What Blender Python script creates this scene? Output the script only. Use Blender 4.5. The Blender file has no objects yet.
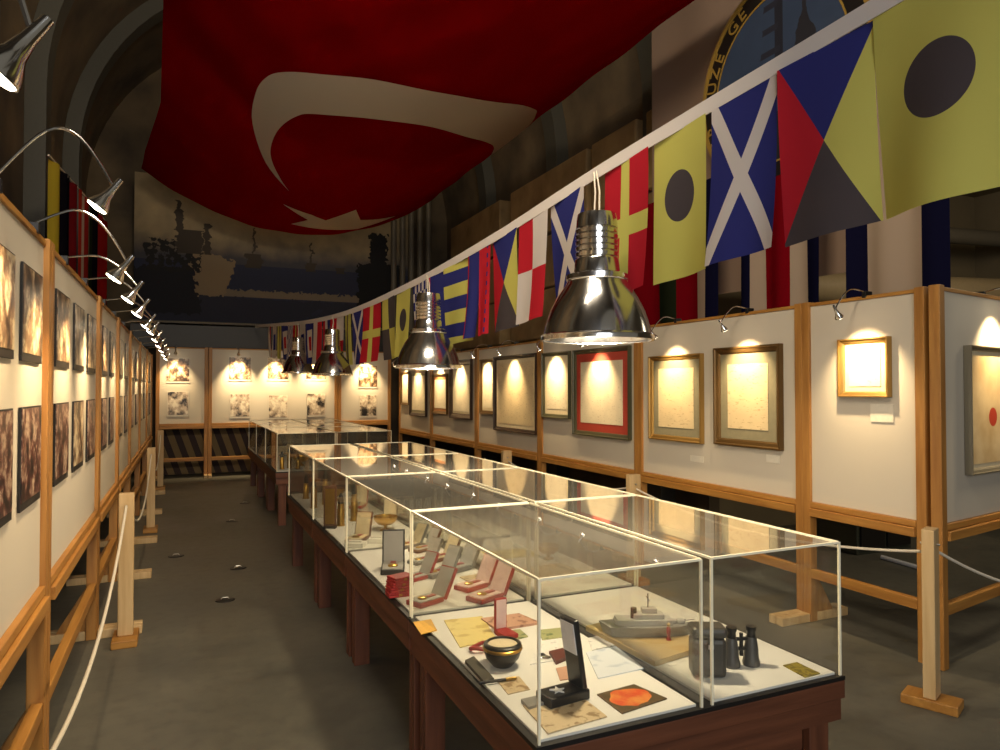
import bpy, bmesh, math, random
from mathutils import Vector, Matrix, noise
random.seed(7)
PI = math.pi
SC = bpy.context.scene
COL = SC.collection

# ------------------------------------------------------------------ camera, world, exposure
F = 705.0; PHI = math.radians(24.2); H = 1.65; TH = math.atan(14 / 705)
FW = Vector((math.sin(PHI) * math.cos(TH), math.cos(PHI) * math.cos(TH), math.sin(TH)))
RT = Vector((math.cos(PHI), -math.sin(PHI), 0)); UP = RT.cross(FW)
cam_data = bpy.data.cameras.new('camera'); cam = bpy.data.objects.new('camera', cam_data); COL.objects.link(cam)
cam_data.sensor_width = 36; cam_data.lens = 36 * F / 1000; cam_data.clip_start = 0.03
cam.matrix_world = Matrix(((RT.x, UP.x, -FW.x, 0), (RT.y, UP.y, -FW.y, 0), (RT.z, UP.z, -FW.z, H), (0, 0, 0, 1)))
SC.camera = cam
SC.view_settings.view_transform = 'Standard'; SC.view_settings.look = 'None'
SC.view_settings.gamma = 1; SC.view_settings.use_curve_mapping = False
SC.view_settings.exposure = 0.5
SC.cycles.max_bounces = 8; SC.cycles.diffuse_bounces = 4; SC.cycles.glossy_bounces = 4
SC.cycles.transmission_bounces = 4; SC.cycles.transparent_max_bounces = 40
SC.cycles.sample_clamp_indirect = 3; SC.cycles.use_denoising = True
SC.cycles.caustics_reflective = False; SC.cycles.caustics_refractive = False
W = bpy.data.worlds.new('world'); SC.world = W; W.use_nodes = True
W.node_tree.nodes['Background'].inputs[0].default_value = (0.9, 0.8, 0.62, 1)
W.node_tree.nodes['Background'].inputs[1].default_value = 0.10

def area_light(name, loc, target, sx, sy, power, color):
    l = bpy.data.lights.new(name, 'AREA'); l.shape = 'RECTANGLE'; l.size = sx; l.size_y = sy
    l.energy = power; l.color = color
    o = bpy.data.objects.new(name, l); COL.objects.link(o); o.location = loc
    o.rotation_euler = (Vector(target) - Vector(loc)).to_track_quat('-Z', 'Y').to_euler()
    return o
# unseen fill behind the camera, added to light the near flags like daylight
area_light('rear_fill', (-0.6, -3.4, 2.6), (1.9, 3.0, 2.2), 3.0, 2.4, 125, (0.95, 0.97, 1.0))
# unseen warm fills added to lift the dark vault and the mural
area_light('vault_fill', (1.6, 6.5, 6.6), (1.6, 9.5, 9.0), 2.0, 3.0, 60, (1.0, 0.80, 0.55))
area_light('mural_fill', (0.6, 1.6, 4.4), (1.9, 14, 4.6), 1.4, 0.5, 150, (1.0, 0.84, 0.62))
area_light('side_room_light', (7.0, 2.2, 3.6), (6.6, 4.5, 2.0), 1.0, 1.0, 30, (1.0, 0.85, 0.6))  # area light with no fixture in the side room

def ray(px, py): return FW + RT * ((px - 500) / F) - UP * ((py - 375) / F)
def on_z(px, py, z):
    d = ray(px, py); return Vector((0, 0, H)) + d * ((z - H) / d.z)
def on_x(px, py, x):
    d = ray(px, py); return Vector((0, 0, H)) + d * (x / d.x)
def on_y(px, py, y):
    d = ray(px, py); return Vector((0, 0, H)) + d * (y / d.y)

# ------------------------------------------------------------------ materials
class E:
    """a small wrapper over shader math nodes"""
    def __init__(s, nt, v): s.nt, s.v = nt, v
    def _m(s, op, *o, clamp=False):
        n = s.nt.nodes.new('ShaderNodeMath'); n.operation = op; n.use_clamp = clamp
        for i, x in enumerate((s,) + o):
            x = x.v if isinstance(x, E) else x
            if isinstance(x, (int, float)): n.inputs[i].default_value = x
            else: s.nt.links.new(x, n.inputs[i])
        return E(s.nt, n.outputs[0])
    def __add__(s, o): return s._m('ADD', o)
    def __sub__(s, o): return s._m('SUBTRACT', o)
    def __mul__(s, o): return s._m('MULTIPLY', o)
    def __lt__(s, o): return s._m('LESS_THAN', o)
    def __gt__(s, o): return s._m('GREATER_THAN', o)
    def abs(s): return s._m('ABSOLUTE')
    def sin(s): return s._m('SINE')
    def frac(s): return s._m('FRACT')
    def both(s, o): return s._m('MULTIPLY', o)
    def either(s, o): return s._m('MAXIMUM', o)
    def inv(s): return s._m('MULTIPLY', -1.0) + 1.0
def hyp(a, b): return (a * a + b * b)._m('SQRT')

class Mat:
    def __init__(s, name):
        s.m = bpy.data.materials.new(name); s.m.use_nodes = True; s.nt = s.m.node_tree
        s.p = s.nt.nodes['Principled BSDF']
        s.tc = s.nt.nodes.new('ShaderNodeTexCoord')
        sp = s.nt.nodes.new('ShaderNodeSeparateXYZ'); s.nt.links.new(s.tc.outputs['Object'], sp.inputs[0])
        s.x, s.y, s.z = (E(s.nt, sp.outputs[i]) for i in range(3))
    def col(s, c):
        n = s.nt.nodes.new('ShaderNodeRGB'); n.outputs[0].default_value = (*c, 1); return n.outputs[0]
    def mix(s, a, b, f):
        n = s.nt.nodes.new('ShaderNodeMix'); n.data_type = 'RGBA'
        for i, v in ((6, a), (7, b)):
            if isinstance(v, tuple): n.inputs[i].default_value = (*v, 1)
            else: s.nt.links.new(v, n.inputs[i])
        f = f.v if isinstance(f, E) else f
        if isinstance(f, (int, float)): n.inputs[0].default_value = f
        else: s.nt.links.new(f, n.inputs[0])
        return n.outputs[2]
    def noise(s, scale, detail=3, vec=None, stretch=None, rough=0.5, rnd=False):
        n = s.nt.nodes.new('ShaderNodeTexNoise'); n.inputs['Scale'].default_value = scale
        n.inputs['Detail'].default_value = detail; n.inputs['Roughness'].default_value = rough
        mp = s.nt.nodes.new('ShaderNodeMapping'); mp.inputs['Scale'].default_value = stretch or (1, 1, 1)
        s.nt.links.new(s.tc.outputs['Object'], mp.inputs[0])
        if rnd:
            oi = s.nt.nodes.new('ShaderNodeObjectInfo'); k = E(s.nt, oi.outputs['Random']) * 40.0
            cb = s.nt.nodes.new('ShaderNodeCombineXYZ')
            for i in range(3): s.nt.links.new(k.v, cb.inputs[i])
            s.nt.links.new(cb.outputs[0], mp.inputs['Location'])
        s.nt.links.new(mp.outputs[0], n.inputs['Vector'])
        return E(s.nt, n.outputs['Fac'])
    def ramp(s, e, lo, hi):
        n = s.nt.nodes.new('ShaderNodeMapRange'); s.nt.links.new(e.v, n.inputs[0])
        n.inputs[1].default_value = lo; n.inputs[2].default_value = hi
        return E(s.nt, n.outputs[0])
    def out(s, c=None, rough=0.6, metal=0.0, bump=None, bstr=0.2, emit=None, estr=0, spec=0.5, coat=0):
        if c is not None:
            if isinstance(c, tuple): s.p.inputs['Base Color'].default_value = (*c, 1)
            else: s.nt.links.new(c, s.p.inputs['Base Color'])
        if isinstance(rough, E): s.nt.links.new(rough.v, s.p.inputs['Roughness'])
        else: s.p.inputs['Roughness'].default_value = rough
        s.p.inputs['Metallic'].default_value = metal
        s.p.inputs['Specular IOR Level'].default_value = spec
        s.p.inputs['Coat Weight'].default_value = coat
        if bump is not None:
            b = s.nt.nodes.new('ShaderNodeBump'); b.inputs['Strength'].default_value = bstr
            b.inputs['Distance'].default_value = 0.02
            s.nt.links.new(bump.v, b.inputs['Height']); s.nt.links.new(b.outputs[0], s.p.inputs['Normal'])
        if emit: s.p.inputs['Emission Color'].default_value = (*emit, 1); s.p.inputs['Emission Strength'].default_value = estr
        return s.m
    def cloth(s, c, trans=0.3):
        """diffuse plus translucent cloth"""
        nt = s.nt; nt.nodes.remove(s.p)
        d = nt.nodes.new('ShaderNodeBsdfDiffuse'); t = nt.nodes.new('ShaderNodeBsdfTranslucent')
        mx = nt.nodes.new('ShaderNodeMixShader'); mx.inputs[0].default_value = trans
        for n in (d, t):
            if isinstance(c, tuple): n.inputs[0].default_value = (*c, 1)
            else: nt.links.new(c, n.inputs[0])
        nt.links.new(d.outputs[0], mx.inputs[1]); nt.links.new(t.outputs[0], mx.inputs[2])
        nt.links.new(mx.outputs[0], nt.nodes['Material Output'].inputs[0])
        return s.m

def rgb(r, g, b):
    f = lambda v: ((v / 255 + 0.055) / 1.055) ** 2.4 if v > 10 else v / 255 / 12.92
    return (f(r), f(g), f(b))
def plain(name, c, rough=0.6, metal=0.0, vary=0.12, scale=30, **k):
    m = Mat(name); n = m.noise(scale, 2)
    d = tuple(v * (1 - vary) for v in c); u = tuple(min(1, v * (1 + vary)) for v in c)
    return m.out(m.mix(d, u, n), rough, metal, **k)
def wood(name, c, c2, axis=(1, 1, 0.08), rough=0.5):
    m = Mat(name); n = m.ramp(m.noise(26, 4, stretch=axis), 0.3, 0.7)
    return m.out(m.mix(c2, c, n), rough, bump=n, bstr=0.08)

pine = wood('pine_wood', rgb(180, 128, 62), rgb(148, 98, 42))
pine_flat = wood('pine_wood_lengthwise', rgb(184, 132, 62), rgb(150, 100, 42), axis=(0.08, 1, 1))
pale_pine = wood('pale_pine_wood', rgb(214, 184, 136), rgb(192, 158, 108))
table_wood = wood('reddish_table_wood', rgb(116, 68, 44), rgb(86, 48, 30))
table_wood_flat = wood('reddish_table_wood_lengthwise', rgb(116, 68, 44), rgb(86, 48, 30), axis=(0.08, 0.08, 1))
panel_white = plain('white_painted_board', rgb(204, 194, 176), 0.65, vary=0.02, scale=4)
black = plain('black_edge_trim', rgb(22, 18, 16), 0.5)
case_white = plain('white_case_lining', rgb(236, 234, 226), 0.7, vary=0.02, scale=8)
chrome = Mat('polished_chrome').out((0.78, 0.78, 0.78), 0.14, 1.0)
steel = Mat('brushed_steel').out((0.6, 0.6, 0.6), 0.3, 1.0)
m = Mat('lamp_shade_aluminium'); nn = m.noise(9, 3, stretch=(1, 1, 0.2))
shade_metal = m.out(m.mix((0.6, 0.59, 0.58), (0.86, 0.85, 0.84), nn), m.ramp(nn, -0.1, 3.2), 1.0)
dark_metal = plain('dark_metal', rgb(48, 46, 44), 0.4, 0.6)
def emitter(name, c, s):
    m = Mat(name); return m.out((0.8, 0.8, 0.8), emit=c, estr=s)
bulb_mat = emitter('hot_halogen_bulb', (1.0, 0.86, 0.62), 14)
tube_mat = emitter('pendant_bulb', (1.0, 0.88, 0.68), 9)
rope_mat = plain('white_rope', rgb(214, 204, 184), 0.8, scale=200)
red_leather = plain('red_leatherette', rgb(160, 40, 38), 0.45)
pink_lining = plain('pale_pink_lining', rgb(226, 196, 190), 0.7)
black_leather = plain('black_leatherette', rgb(20, 19, 20), 0.35)
grey_metal = plain('grey_enamel', rgb(150, 148, 142), 0.4, 0.3)
brass = Mat('old_brass').out(rgb(190, 150, 70), 0.3, 0.9)
silver = Mat('silver').out((0.8, 0.8, 0.8), 0.2, 1.0)

def glass_material(name, tint, ior=1.47, dust_haze=0.0, boost=1.35):
    mt = bpy.data.materials.new(name); mt.use_nodes = True; nt = mt.node_tree; nt.nodes.clear()
    o = nt.nodes.new('ShaderNodeOutputMaterial'); mx = nt.nodes.new('ShaderNodeMixShader')
    t = nt.nodes.new('ShaderNodeBsdfTransparent'); t.inputs[0].default_value = (*tint, 1)
    g = nt.nodes.new('ShaderNodeBsdfGlossy'); g.inputs['Roughness'].default_value = 0.025
    fr = nt.nodes.new('ShaderNodeFresnel'); fr.inputs[0].default_value = ior
    ge = nt.nodes.new('ShaderNodeNewGeometry')
    a = nt.nodes.new('ShaderNodeMath'); a.operation = 'SUBTRACT'; a.inputs[0].default_value = 1; nt.links.new(ge.outputs['Backfacing'], a.inputs[1])
    b = nt.nodes.new('ShaderNodeMath'); b.operation = 'MULTIPLY'; nt.links.new(fr.outputs[0], b.inputs[0]); nt.links.new(a.outputs[0], b.inputs[1])
    c = nt.nodes.new('ShaderNodeMath'); c.operation = 'MULTIPLY'; c.use_clamp = True; c.inputs[1].default_value = boost; nt.links.new(b.outputs[0], c.inputs[0])
    nt.links.new(c.outputs[0], mx.inputs[0]); nt.links.new(t.outputs[0], mx.inputs[1]); nt.links.new(g.outputs[0], mx.inputs[2])
    df = nt.nodes.new('ShaderNodeBsdfDiffuse'); df.inputs[0].default_value = (0.9, 0.84, 0.7, 1)
    m2 = nt.nodes.new('ShaderNodeMixShader'); m2.inputs[0].default_value = dust_haze
    nt.links.new(mx.outputs[0], m2.inputs[1]); nt.links.new(df.outputs[0], m2.inputs[2])
    nt.links.new(m2.outputs[0], o.inputs[0]); return mt
glass = glass_material('clear_acrylic', (0.985, 0.985, 0.97), dust_haze=0.008)
glass_dust_haze = glass_material('dust_haze_acrylic_top', (0.98, 0.97, 0.93), ior=1.9, dust_haze=0.05, boost=1.9)  # diffuse share covers dust and a painted-in haze of reflected light
m = Mat('polished_acrylic_edge'); edge_mat = m.out(rgb(255, 246, 214), 0.25, emit=None)

# ------------------------------------------------------------------ mesh helpers
class MB:
    def __init__(s): s.v, s.f, s.sm = [], [], []
    def add(s, vs, fs, smooth=False, M=None):
        b = len(s.v)
        s.v += [tuple(M @ Vector(v)) if M else tuple(v) for v in vs]
        s.f += [tuple(b + i for i in f) for f in fs]; s.sm += [smooth] * len(fs); return s
    def box(s, x0, x1, y0, y1, z0, z1, M=None, bev=0.0):
        if bev <= 0:
            vs = [(x, y, z) for x in (x0, x1) for y in (y0, y1) for z in (z0, z1)]
            fs = [(0, 1, 3, 2), (4, 6, 7, 5), (0, 4, 5, 1), (2, 3, 7, 6), (0, 2, 6, 4), (1, 5, 7, 3)]
            return s.add(vs, fs, False, M)
        bm = bmesh.new(); bmesh.ops.create_cube(bm, size=1)
        for v in bm.verts:
            v.co = Vector(((x0 + x1) / 2 + v.co.x * (x1 - x0), (y0 + y1) / 2 + v.co.y * (y1 - y0), (z0 + z1) / 2 + v.co.z * (z1 - z0)))
        bmesh.ops.bevel(bm, geom=bm.edges[:], offset=bev, segments=2, affect='EDGES', profile=0.5)
        bm.verts.index_update()
        s.add([v.co[:] for v in bm.verts], [tuple(v.index for v in f.verts) for f in bm.faces], False, M); bm.free(); return s
    def lathe(s, prof, n=32, M=None, cap=True):
        vs, fs = [], []
        for r, z in prof:
            for k in range(n):
                a = 2 * PI * k / n; vs.append((r * math.cos(a), r * math.sin(a), z))
        for i in range(len(prof) - 1):
            for k in range(n):
                fs.append((i * n + k, i * n + (k + 1) % n, (i + 1) * n + (k + 1) % n, (i + 1) * n + k))
        if cap:
            fs.append(tuple(reversed(range(n)))); b = (len(prof) - 1) * n; fs.append(tuple(range(b, b + n)))
        return s.add(vs, fs, True, M)
    def tube(s, pts, r, n=8, M=None):
        P = [Vector(p) for p in pts]; vs, fs = [], []
        up = Vector((0, 0, 1)); prev = None
        for i, p in enumerate(P):
            d = (P[min(i + 1, len(P) - 1)] - P[max(i - 1, 0)]).normalized()
            if prev is None:
                a = d.cross(up); a = a.normalized() if a.length > 1e-4 else Vector((1, 0, 0))
            else:
                a = (prev - d * prev.dot(d)).normalized()
            prev = a; b = d.cross(a); rr = r[i] if isinstance(r, (list, tuple)) else r
            for k in range(n):
                t = 2 * PI * k / n; vs.append(p + a * (rr * math.cos(t)) + b * (rr * math.sin(t)))
        for i in range(len(P) - 1):
            for k in range(n):
                fs.append((i * n + k, i * n + (k + 1) % n, (i + 1) * n + (k + 1) % n, (i + 1) * n + k))
        fs.append(tuple(reversed(range(n)))); fs.append(tuple(range((len(P) - 1) * n, len(P) * n)))
        return s.add(vs, fs, True, M)
    def prism(s, poly, z0, z1, M=None):
        n = len(poly); A = sum(poly[i][0] * poly[(i + 1) % n][1] - poly[(i + 1) % n][0] * poly[i][1] for i in range(n))
        if A < 0: poly = poly[::-1]
        vs = [(x, y, z0) for x, y in poly] + [(x, y, z1) for x, y in poly]
        fs = [tuple(reversed(range(n))), tuple(range(n, 2 * n))] + [(i, (i + 1) % n, n + (i + 1) % n, n + i) for i in range(n)]
        return s.add(vs, fs, False, M)
    def grid(s, nu, nv, fn, smooth=True):
        vs = [fn(i / nu, j / nv) for j in range(nv + 1) for i in range(nu + 1)]; w = nu + 1
        fs = [(j * w + i, j * w + i + 1, (j + 1) * w + i + 1, (j + 1) * w + i) for j in range(nv) for i in range(nu)]
        return s.add(vs, fs, smooth)
    def build(s, name, mat, parent=None, loc=(0, 0, 0), rz=0.0):
        me = bpy.data.meshes.new(name); me.from_pydata([tuple(v) for v in s.v], [], s.f)
        me.polygons.foreach_set('use_smooth', s.sm); me.materials.append(mat)
        bm = bmesh.new(); bm.from_mesh(me)
        if not getattr(s, 'open_', False): bmesh.ops.recalc_face_normals(bm, faces=bm.faces)
        bm.to_mesh(me); bm.free()
        if any(s.sm): me.set_sharp_from_angle(angle=math.radians(40))
        o = bpy.data.objects.new(name, me); COL.objects.link(o); o.location = loc; o.rotation_euler = (0, 0, rz)
        if parent: o.parent = parent
        return o

def tag(o, label=None, cat=None, group=None, kind=None):
    if label: o['label'] = label
    if cat: o['category'] = cat
    if group: o['group'] = group
    if kind: o['kind'] = kind
    return o
def thing(name, label, cat, loc=(0, 0, 0), rz=0.0, group=None):
    o = bpy.data.objects.new(name, None); COL.objects.link(o); o.empty_display_size = 0.1
    o.location = loc; o.rotation_euler = (0, 0, rz); return tag(o, label, cat, group)
def struct(name, mb, mat, **k): return tag(mb.build(name, mat, **k), kind='structure')
def T(x, y, z): return Matrix.Translation((x, y, z))
def R(a, ax): return Matrix.Rotation(a, 4, ax)
ORD = ['first', 'second', 'third', 'fourth', 'fifth', 'sixth', 'seventh', 'eighth', 'ninth', 'tenth', 'eleventh', 'twelfth', 'thirteenth', 'fourteenth', 'fifteenth', 'sixteenth', 'seventeenth', 'eighteenth', 'nineteenth', 'twentieth']
XL, XR, YB = -0.49, 4.05, 14.3      # planes of the panel rows

# ------------------------------------------------------------------ the hangar shell
m = Mat('painted_deck_floor'); a = m.ramp(m.noise(0.9, 5, rough=0.65), 0.3, 0.75); b = m.ramp(m.noise(12, 4), 0.45, 0.75)
c1 = m.mix(rgb(78, 78, 72), rgb(112, 107, 92), a); c1 = m.mix(c1, rgb(76, 72, 66), b * 0.45)
floor_mat = m.out(c1, m.ramp(a, -1.4, 2.0), bump=b, bstr=0.05)
struct('floor', MB().box(-3, 10.5, -4.5, 15.2, -0.08, 0), floor_mat)

m = Mat('hangar_cladding'); a = m.noise(1.3, 5); v = m.ramp((m.y * 7.0).sin(), -1, 1)
hangar_mat = m.out(m.mix(rgb(58, 48, 36), rgb(104, 88, 64), m.ramp(a, 0.3, 0.75)), 0.85, bump=v, bstr=0.6)
# barrel vault: side walls then half-circle roof, as thick shell swept along Y
CX, RV, ZS = 1.9, 3.6, 5.2
def vault_section(r, zlow):
    pts = [(CX - r, zlow)] + [(CX - r * math.cos(t), ZS + r * math.sin(t)) for t in [PI * k / 36 for k in range(37)]]
    return pts + [(CX + r, zlow)]
def sweep(sec_in, sec_out, y0, y1):
    b = MB(); n = len(sec_in)
    vs = [(x, y, z) for y in (y0, y1) for sec in (sec_in, sec_out) for x, z in sec]
    f = []
    for i in range(n - 1):
        f += [(i, i + 1, 2 * n + i + 1, 2 * n + i), (n + i, 3 * n + i, 3 * n + i + 1, n + i + 1), (i, n + i, n + i + 1, i + 1), (2 * n + i, 2 * n + i + 1, 3 * n + i + 1, 3 * n + i)]
    f += [(0, 2 * n, 3 * n, n), (n - 1, 2 * n - 1, 4 * n - 1, 3 * n - 1)]
    return b.add(vs, f, False)
full_in, full_out = vault_section(RV, 0.0), vault_section(RV + 0.15, 0.0)
struct('wall_left', MB().box(CX - RV - 0.15, CX - RV, -4.5, 15.2, 0, ZS), hangar_mat)
struct('wall_right', MB().box(CX + RV, CX + RV + 0.15, 6.4, 15.2, 0, ZS), hangar_mat)
struct('wall_back', MB().box(CX - RV - 0.15, CX + RV + 0.15, 15.2, 15.35, 0, ZS + RV + 0.2), hangar_mat)
struct('ceiling', sweep(full_in[1:-1], full_out[1:-1], -4.5, 15.2), hangar_mat)
rib_mat = plain('roof_rib_steel', rgb(66, 64, 56), 0.6)
for y in (2.2, 4.6, 7.0, 9.6, 12.4):
    lo = 2.9 if y < 6.4 else 0.0
    i, o_ = vault_section(RV - 0.22, 0.0), vault_section(RV - 0.003, 0.0)
    if lo: i, o_ = i[:-1] + [(CX + RV - 0.22, lo)], o_[:-1] + [(CX + RV - 0.003, lo)]
    struct('trim_%d' % int(y), sweep(i, o_, y, y + 0.34), rib_mat)
# upper right side: boxed plating and vertical ducts between the ribs
m = Mat('riveted_plating'); bn = m.noise(2.2, 4, stretch=(1, 1, 1)); st = m.ramp((m.y * 2.9).frac(), 0.0, 0.06)
plate_mat = m.out(m.mix(rgb(116, 92, 58), rgb(158, 130, 86), m.ramp(bn, 0.3, 0.7)), 0.8, bump=bn, bstr=0.5)
for k, (y0, y1) in enumerate([(6.45, 7.15), (7.35, 8.42), (8.55, 11.1), (11.55, 14.1)]):
    n = 3; zz = [2.45, 3.25, 4.1, 5.1]
    for j in range(n):
        struct('wall_plating', MB().box(CX + RV - 0.32 + 0.03 * (j % 2), CX + RV - 0.01, y0, y1, zz[j], zz[j + 1] - 0.03, bev=0.03), plate_mat)
pipe_mat = plain('dull_painted_pipe', rgb(96, 88, 74), 0.6)
for k in range(5):
    x, y = 4.0 + k * 0.19, 14.33
    tag(MB().lathe([(0.06, 2.9), (0.06, ZS + math.sqrt(RV ** 2 - (x + 0.07 - CX) ** 2) - 0.005)], 14, T(x, y, 0)).build('vertical_pipe', pipe_mat),
        'dull vertical pipe by the mural, %s from the painting' % ORD[k], 'pipe', 'vertical pipes beside the mural')

# side room seen beyond the panels
side_mat = plain('side_room_plaster', rgb(120, 106, 80), 0.8, scale=3)
struct('wall_side', MB().box(5.65, 10.5, 6.4, 6.55, 0, 5.2), side_mat)
struct('wall_far_side', MB().box(10.35, 10.5, -4.5, 6.4, 0, 5.2), side_mat)
struct('ceiling_side', MB().box(5.5, 10.5, -4.5, 6.55, 4.4, 4.55), side_mat)
tan_mat = plain('tan_painted_duct', rgb(150, 130, 96), 0.6)
def cyl_between(a, b, r, n=20): return MB().tube([a, b], r, n)
tag(cyl_between((5.6, 5.7, 2.75), (10.2, 5.2, 2.85), 0.17).build('ventilation_duct', tan_mat), 'thick tan horizontal duct in the side room above the return panel', 'duct')
tag(cyl_between((5.6, 5.9, 3.5), (10.2, 5.6, 3.6), 0.1).build('steam_pipe', pipe_mat), 'grey pipe running under the side room ceiling', 'pipe')
t = thing('storage_tank', 'tan upright tank with a flat cap standing in the side room', 'tank', (8.1, 5.5, 0))
MB().lathe([(0.42, 0), (0.42, 2.35), (0.36, 2.42)], 32).build('body', tan_mat, t)
MB().lathe([(0.25, 2.42), (0.25, 2.52), (0.12, 2.55)], 24).build('cap', pipe_mat, t)
t = thing('wall_cabinet', 'low dark cabinet standing in the side room under the return panel', 'cabinet', (6.6, 5.2, 0))
MB().box(-0.5, 0.3, -0.25, 0.25, 0, 0.72, bev=0.01).build('body', plain('cabinet_green', rgb(60, 62, 50), 0.5), t)
MB().box(-0.46, -0.12, -0.275, -0.252, 0.05, 0.68, bev=0.004).build('door', black, t)
MB().box(-0.08, 0.26, -0.275, -0.252, 0.05, 0.68, bev=0.004).build('door', black, t)
for sx in (-0.15, -0.05): MB().box(sx - 0.008, sx + 0.008, -0.295, -0.276, 0.35, 0.45).build('handle', steel, t)
tag(MB().tube([on_z(882, 557, 0.02), on_z(934, 572, 0.02)], 0.02, 12).build('white_tube', plain('white_enamel_tube', rgb(235, 235, 235), 0.25)), 'white glossy tube lying on the floor behind the rope post', 'tube')

# painting of warships on the end wall, above a dark beam
m = Mat('warship_mural_paint'); X, Z = m.x, m.z
nz = m.noise(2.2, 5); fine = m.noise(9, 4)
Xd = X + (fine - 0.5) * 0.30; Zd = Z + (fine - 0.5) * 0.25
col = m.mix(rgb(150, 132, 100), rgb(118, 104, 82), m.ramp(nz, 0.3, 0.7))
col = m.mix(col, rgb(62, 60, 66), m.ramp(Z * -1.0 + nz * 0.3, -1.5, -1.1))
col = m.mix(col, rgb(40, 44, 64), (Z < 1.15).both(fine > 0.3))
col = m.mix(col, rgb(112, 100, 84), (Z > 0.52)._m('MULTIPLY', (Zd < 0.66)).both(Xd > 1.3))
col = m.mix(col, rgb(38, 40, 54), (Zd < 0.5).both(nz > 0.35))
col = m.mix(col, rgb(126, 108, 84), ((Xd > 0.9).both((Xd - Zd * 0.28) < 1.42)).both(((Zd + Xd * 0.3) < 1.72).both(Zd > 0.5)))          # pale bow
col = m.mix(col, rgb(26, 25, 32), ((Xd + Zd * 0.2) < 1.2).both(Zd < 1.0).both(Zd > 0.15))                        # dark hull
col = m.mix(col, rgb(30, 28, 28), ((Xd > 0.2).both(Xd < 1.15)).both((Zd > 0.95).both(Zd < 1.55)).both(fine > 0.46))
for (mx, w, z0, z1) in [(0.75, 0.05, 1.4, 2.3), (0.95, 0.22, 1.3, 1.75), (1.25, 0.06, 1.3, 1.9), (2.1, 0.025, 1.1, 1.9), (2.1, 0.14, 1.1, 1.38), (3.2, 0.02, 1.1, 1.7), (3.2, 0.1, 1.1, 1.28), (3.8, 0.1, 1.1, 1.22)]:
    col = m.mix(col, rgb(58, 50, 42), ((Xd - mx).abs() < w).both((Z > z0).both(Z < z1)))
col = m.mix(col, rgb(16, 15, 16), ((Xd - 4.6).abs() < 0.45).both(Zd < 1.35))
col = m.mix(col, rgb(18, 17, 18), ((Xd - 4.6).abs() < 0.18).both(Zd < 2.0))
mural_mat = m.out(col, 0.9)
tag(MB().box(0, 5.25, 0, 0.05, 0, 2.75).build('warship_mural', mural_mat, loc=(-0.85, 14.62, 2.93)), 'large dim painting of warships at sea filling the end wall', 'mural')
tag(MB().box(-0.9, 4.5, 14.50, 14.66, 2.43, 2.86, bev=0.01).build('dark_beam', black), 'dark deep beam between the warship painting and the end panels', 'beam')
tag(MB().box(-0.9, 4.5, 14.42, 14.62, 2.88, 2.92).build('beam_ledge', plain('ledge_grey', rgb(90, 80, 62), 0.6)), 'thin pale ledge running along under the warship painting', 'ledge')

# ------------------------------------------------------------------ exhibition panels
def panel(w, z0, z1, loc, rz, label, group, nofoot=()):
    t = thing('exhibition_panel', label, 'display panel', loc, rz, group); h = w / 2
    MB().box(-h + 0.06, h - 0.06, -0.012, 0.012, z0 + 0.10, z1 - 0.012).build('board', panel_white, t)
    for s in (-1, 1):
        a, b = sorted((s * h, s * (h - 0.066)))
        MB().box(a + 0.002, b, -0.034, 0.03, 0, z1 + 0.02, bev=0.004).build('post', pine, t)
        if s in nofoot: continue
        f = MB(); c = (a + b) / 2
        f.box(c - 0.03, c + 0.03, 0.032, 0.34, 0.0, 0.06, bev=0.006).box(c - 0.03, c + 0.03, -0.30, -0.036, 0.0, 0.06, bev=0.006)
        f.build('foot', pale_pine, t)
        MB().prism([(0.032, 0.062), (0.20, 0.062), (0.032, 0.34)], -0.018, 0.018, M=T(c, 0, 0) @ Matrix(((0, 0, 1, 0), (1, 0, 0, 0), (0, 1, 0, 0), (0, 0, 0, 1)))).build('brace', pine, t)
    MB().box(-h + 0.067, h - 0.067, -0.022, 0.022, z1 - 0.012, z1 + 0.012, bev=0.003).build('top_rail', pine_flat, t)
    b = MB().box(-h + 0.067, h - 0.067, -0.034, 0.022, z0 + 0.060, z0 + 0.098, bev=0.004); b.build('bottom_rail', pine_flat, t)
    MB().box(-h + 0.067, h - 0.067, -0.05, 0.022, z0, z0 + 0.056, bev=0.004).build('bottom_rail', pine_flat, t)
    MB().box(-h + 0.067, h - 0.067, -0.03, 0.015, 0.31, 0.375, bev=0.004).build('lower_rail', pine_flat, t)
    return t
RY = [2.82, 3.744, 5.757, 7.85, 9.94, 12.08, 14.15]
RL = ['narrow white panel holding one small gold-framed picture', 'white panel with the gold frame and the bronze frame side by side', 'white panel behind the big pendant, holding the red-matted picture', 'white panel between the two bright pendants on the framed pictures row', 'white panel half hidden behind the second pendant lamp', 'last white panel of the framed pictures row, in the far corner']
for k in range(6):
    panel(RY[k + 1] - RY[k], 0.75, 2.25, (XR + 0.05, (RY[k] + RY[k + 1]) / 2, 0), -PI / 2, RL[k], 'panels of the framed pictures row', nofoot=(1,) if k == 0 else ((-1,) if k == 5 else ()))
LY = [-0.45, 1.5, 3.47, 5.42, 6.95, 8.5, 10.4, 12.3, 14.15]
for k in range(8):
    panel(LY[k + 1] - LY[k] - 0.004, 0.75, 2.25, (XL - 0.05, (LY[k] + LY[k + 1]) / 2, 0), PI / 2,
          '%s white panel of the long photograph row, counted from the entrance' % ORD[k].capitalize(), 'panels of the photograph row', nofoot=(1,) if k == 7 else ())
BX = [-0.46, 0.43, 2.85, 3.95]
BL = ['narrow white end panel next to the long photograph row', 'wide white end panel with three photograph columns', 'white end panel in the corner beside the framed pictures row']
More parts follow.
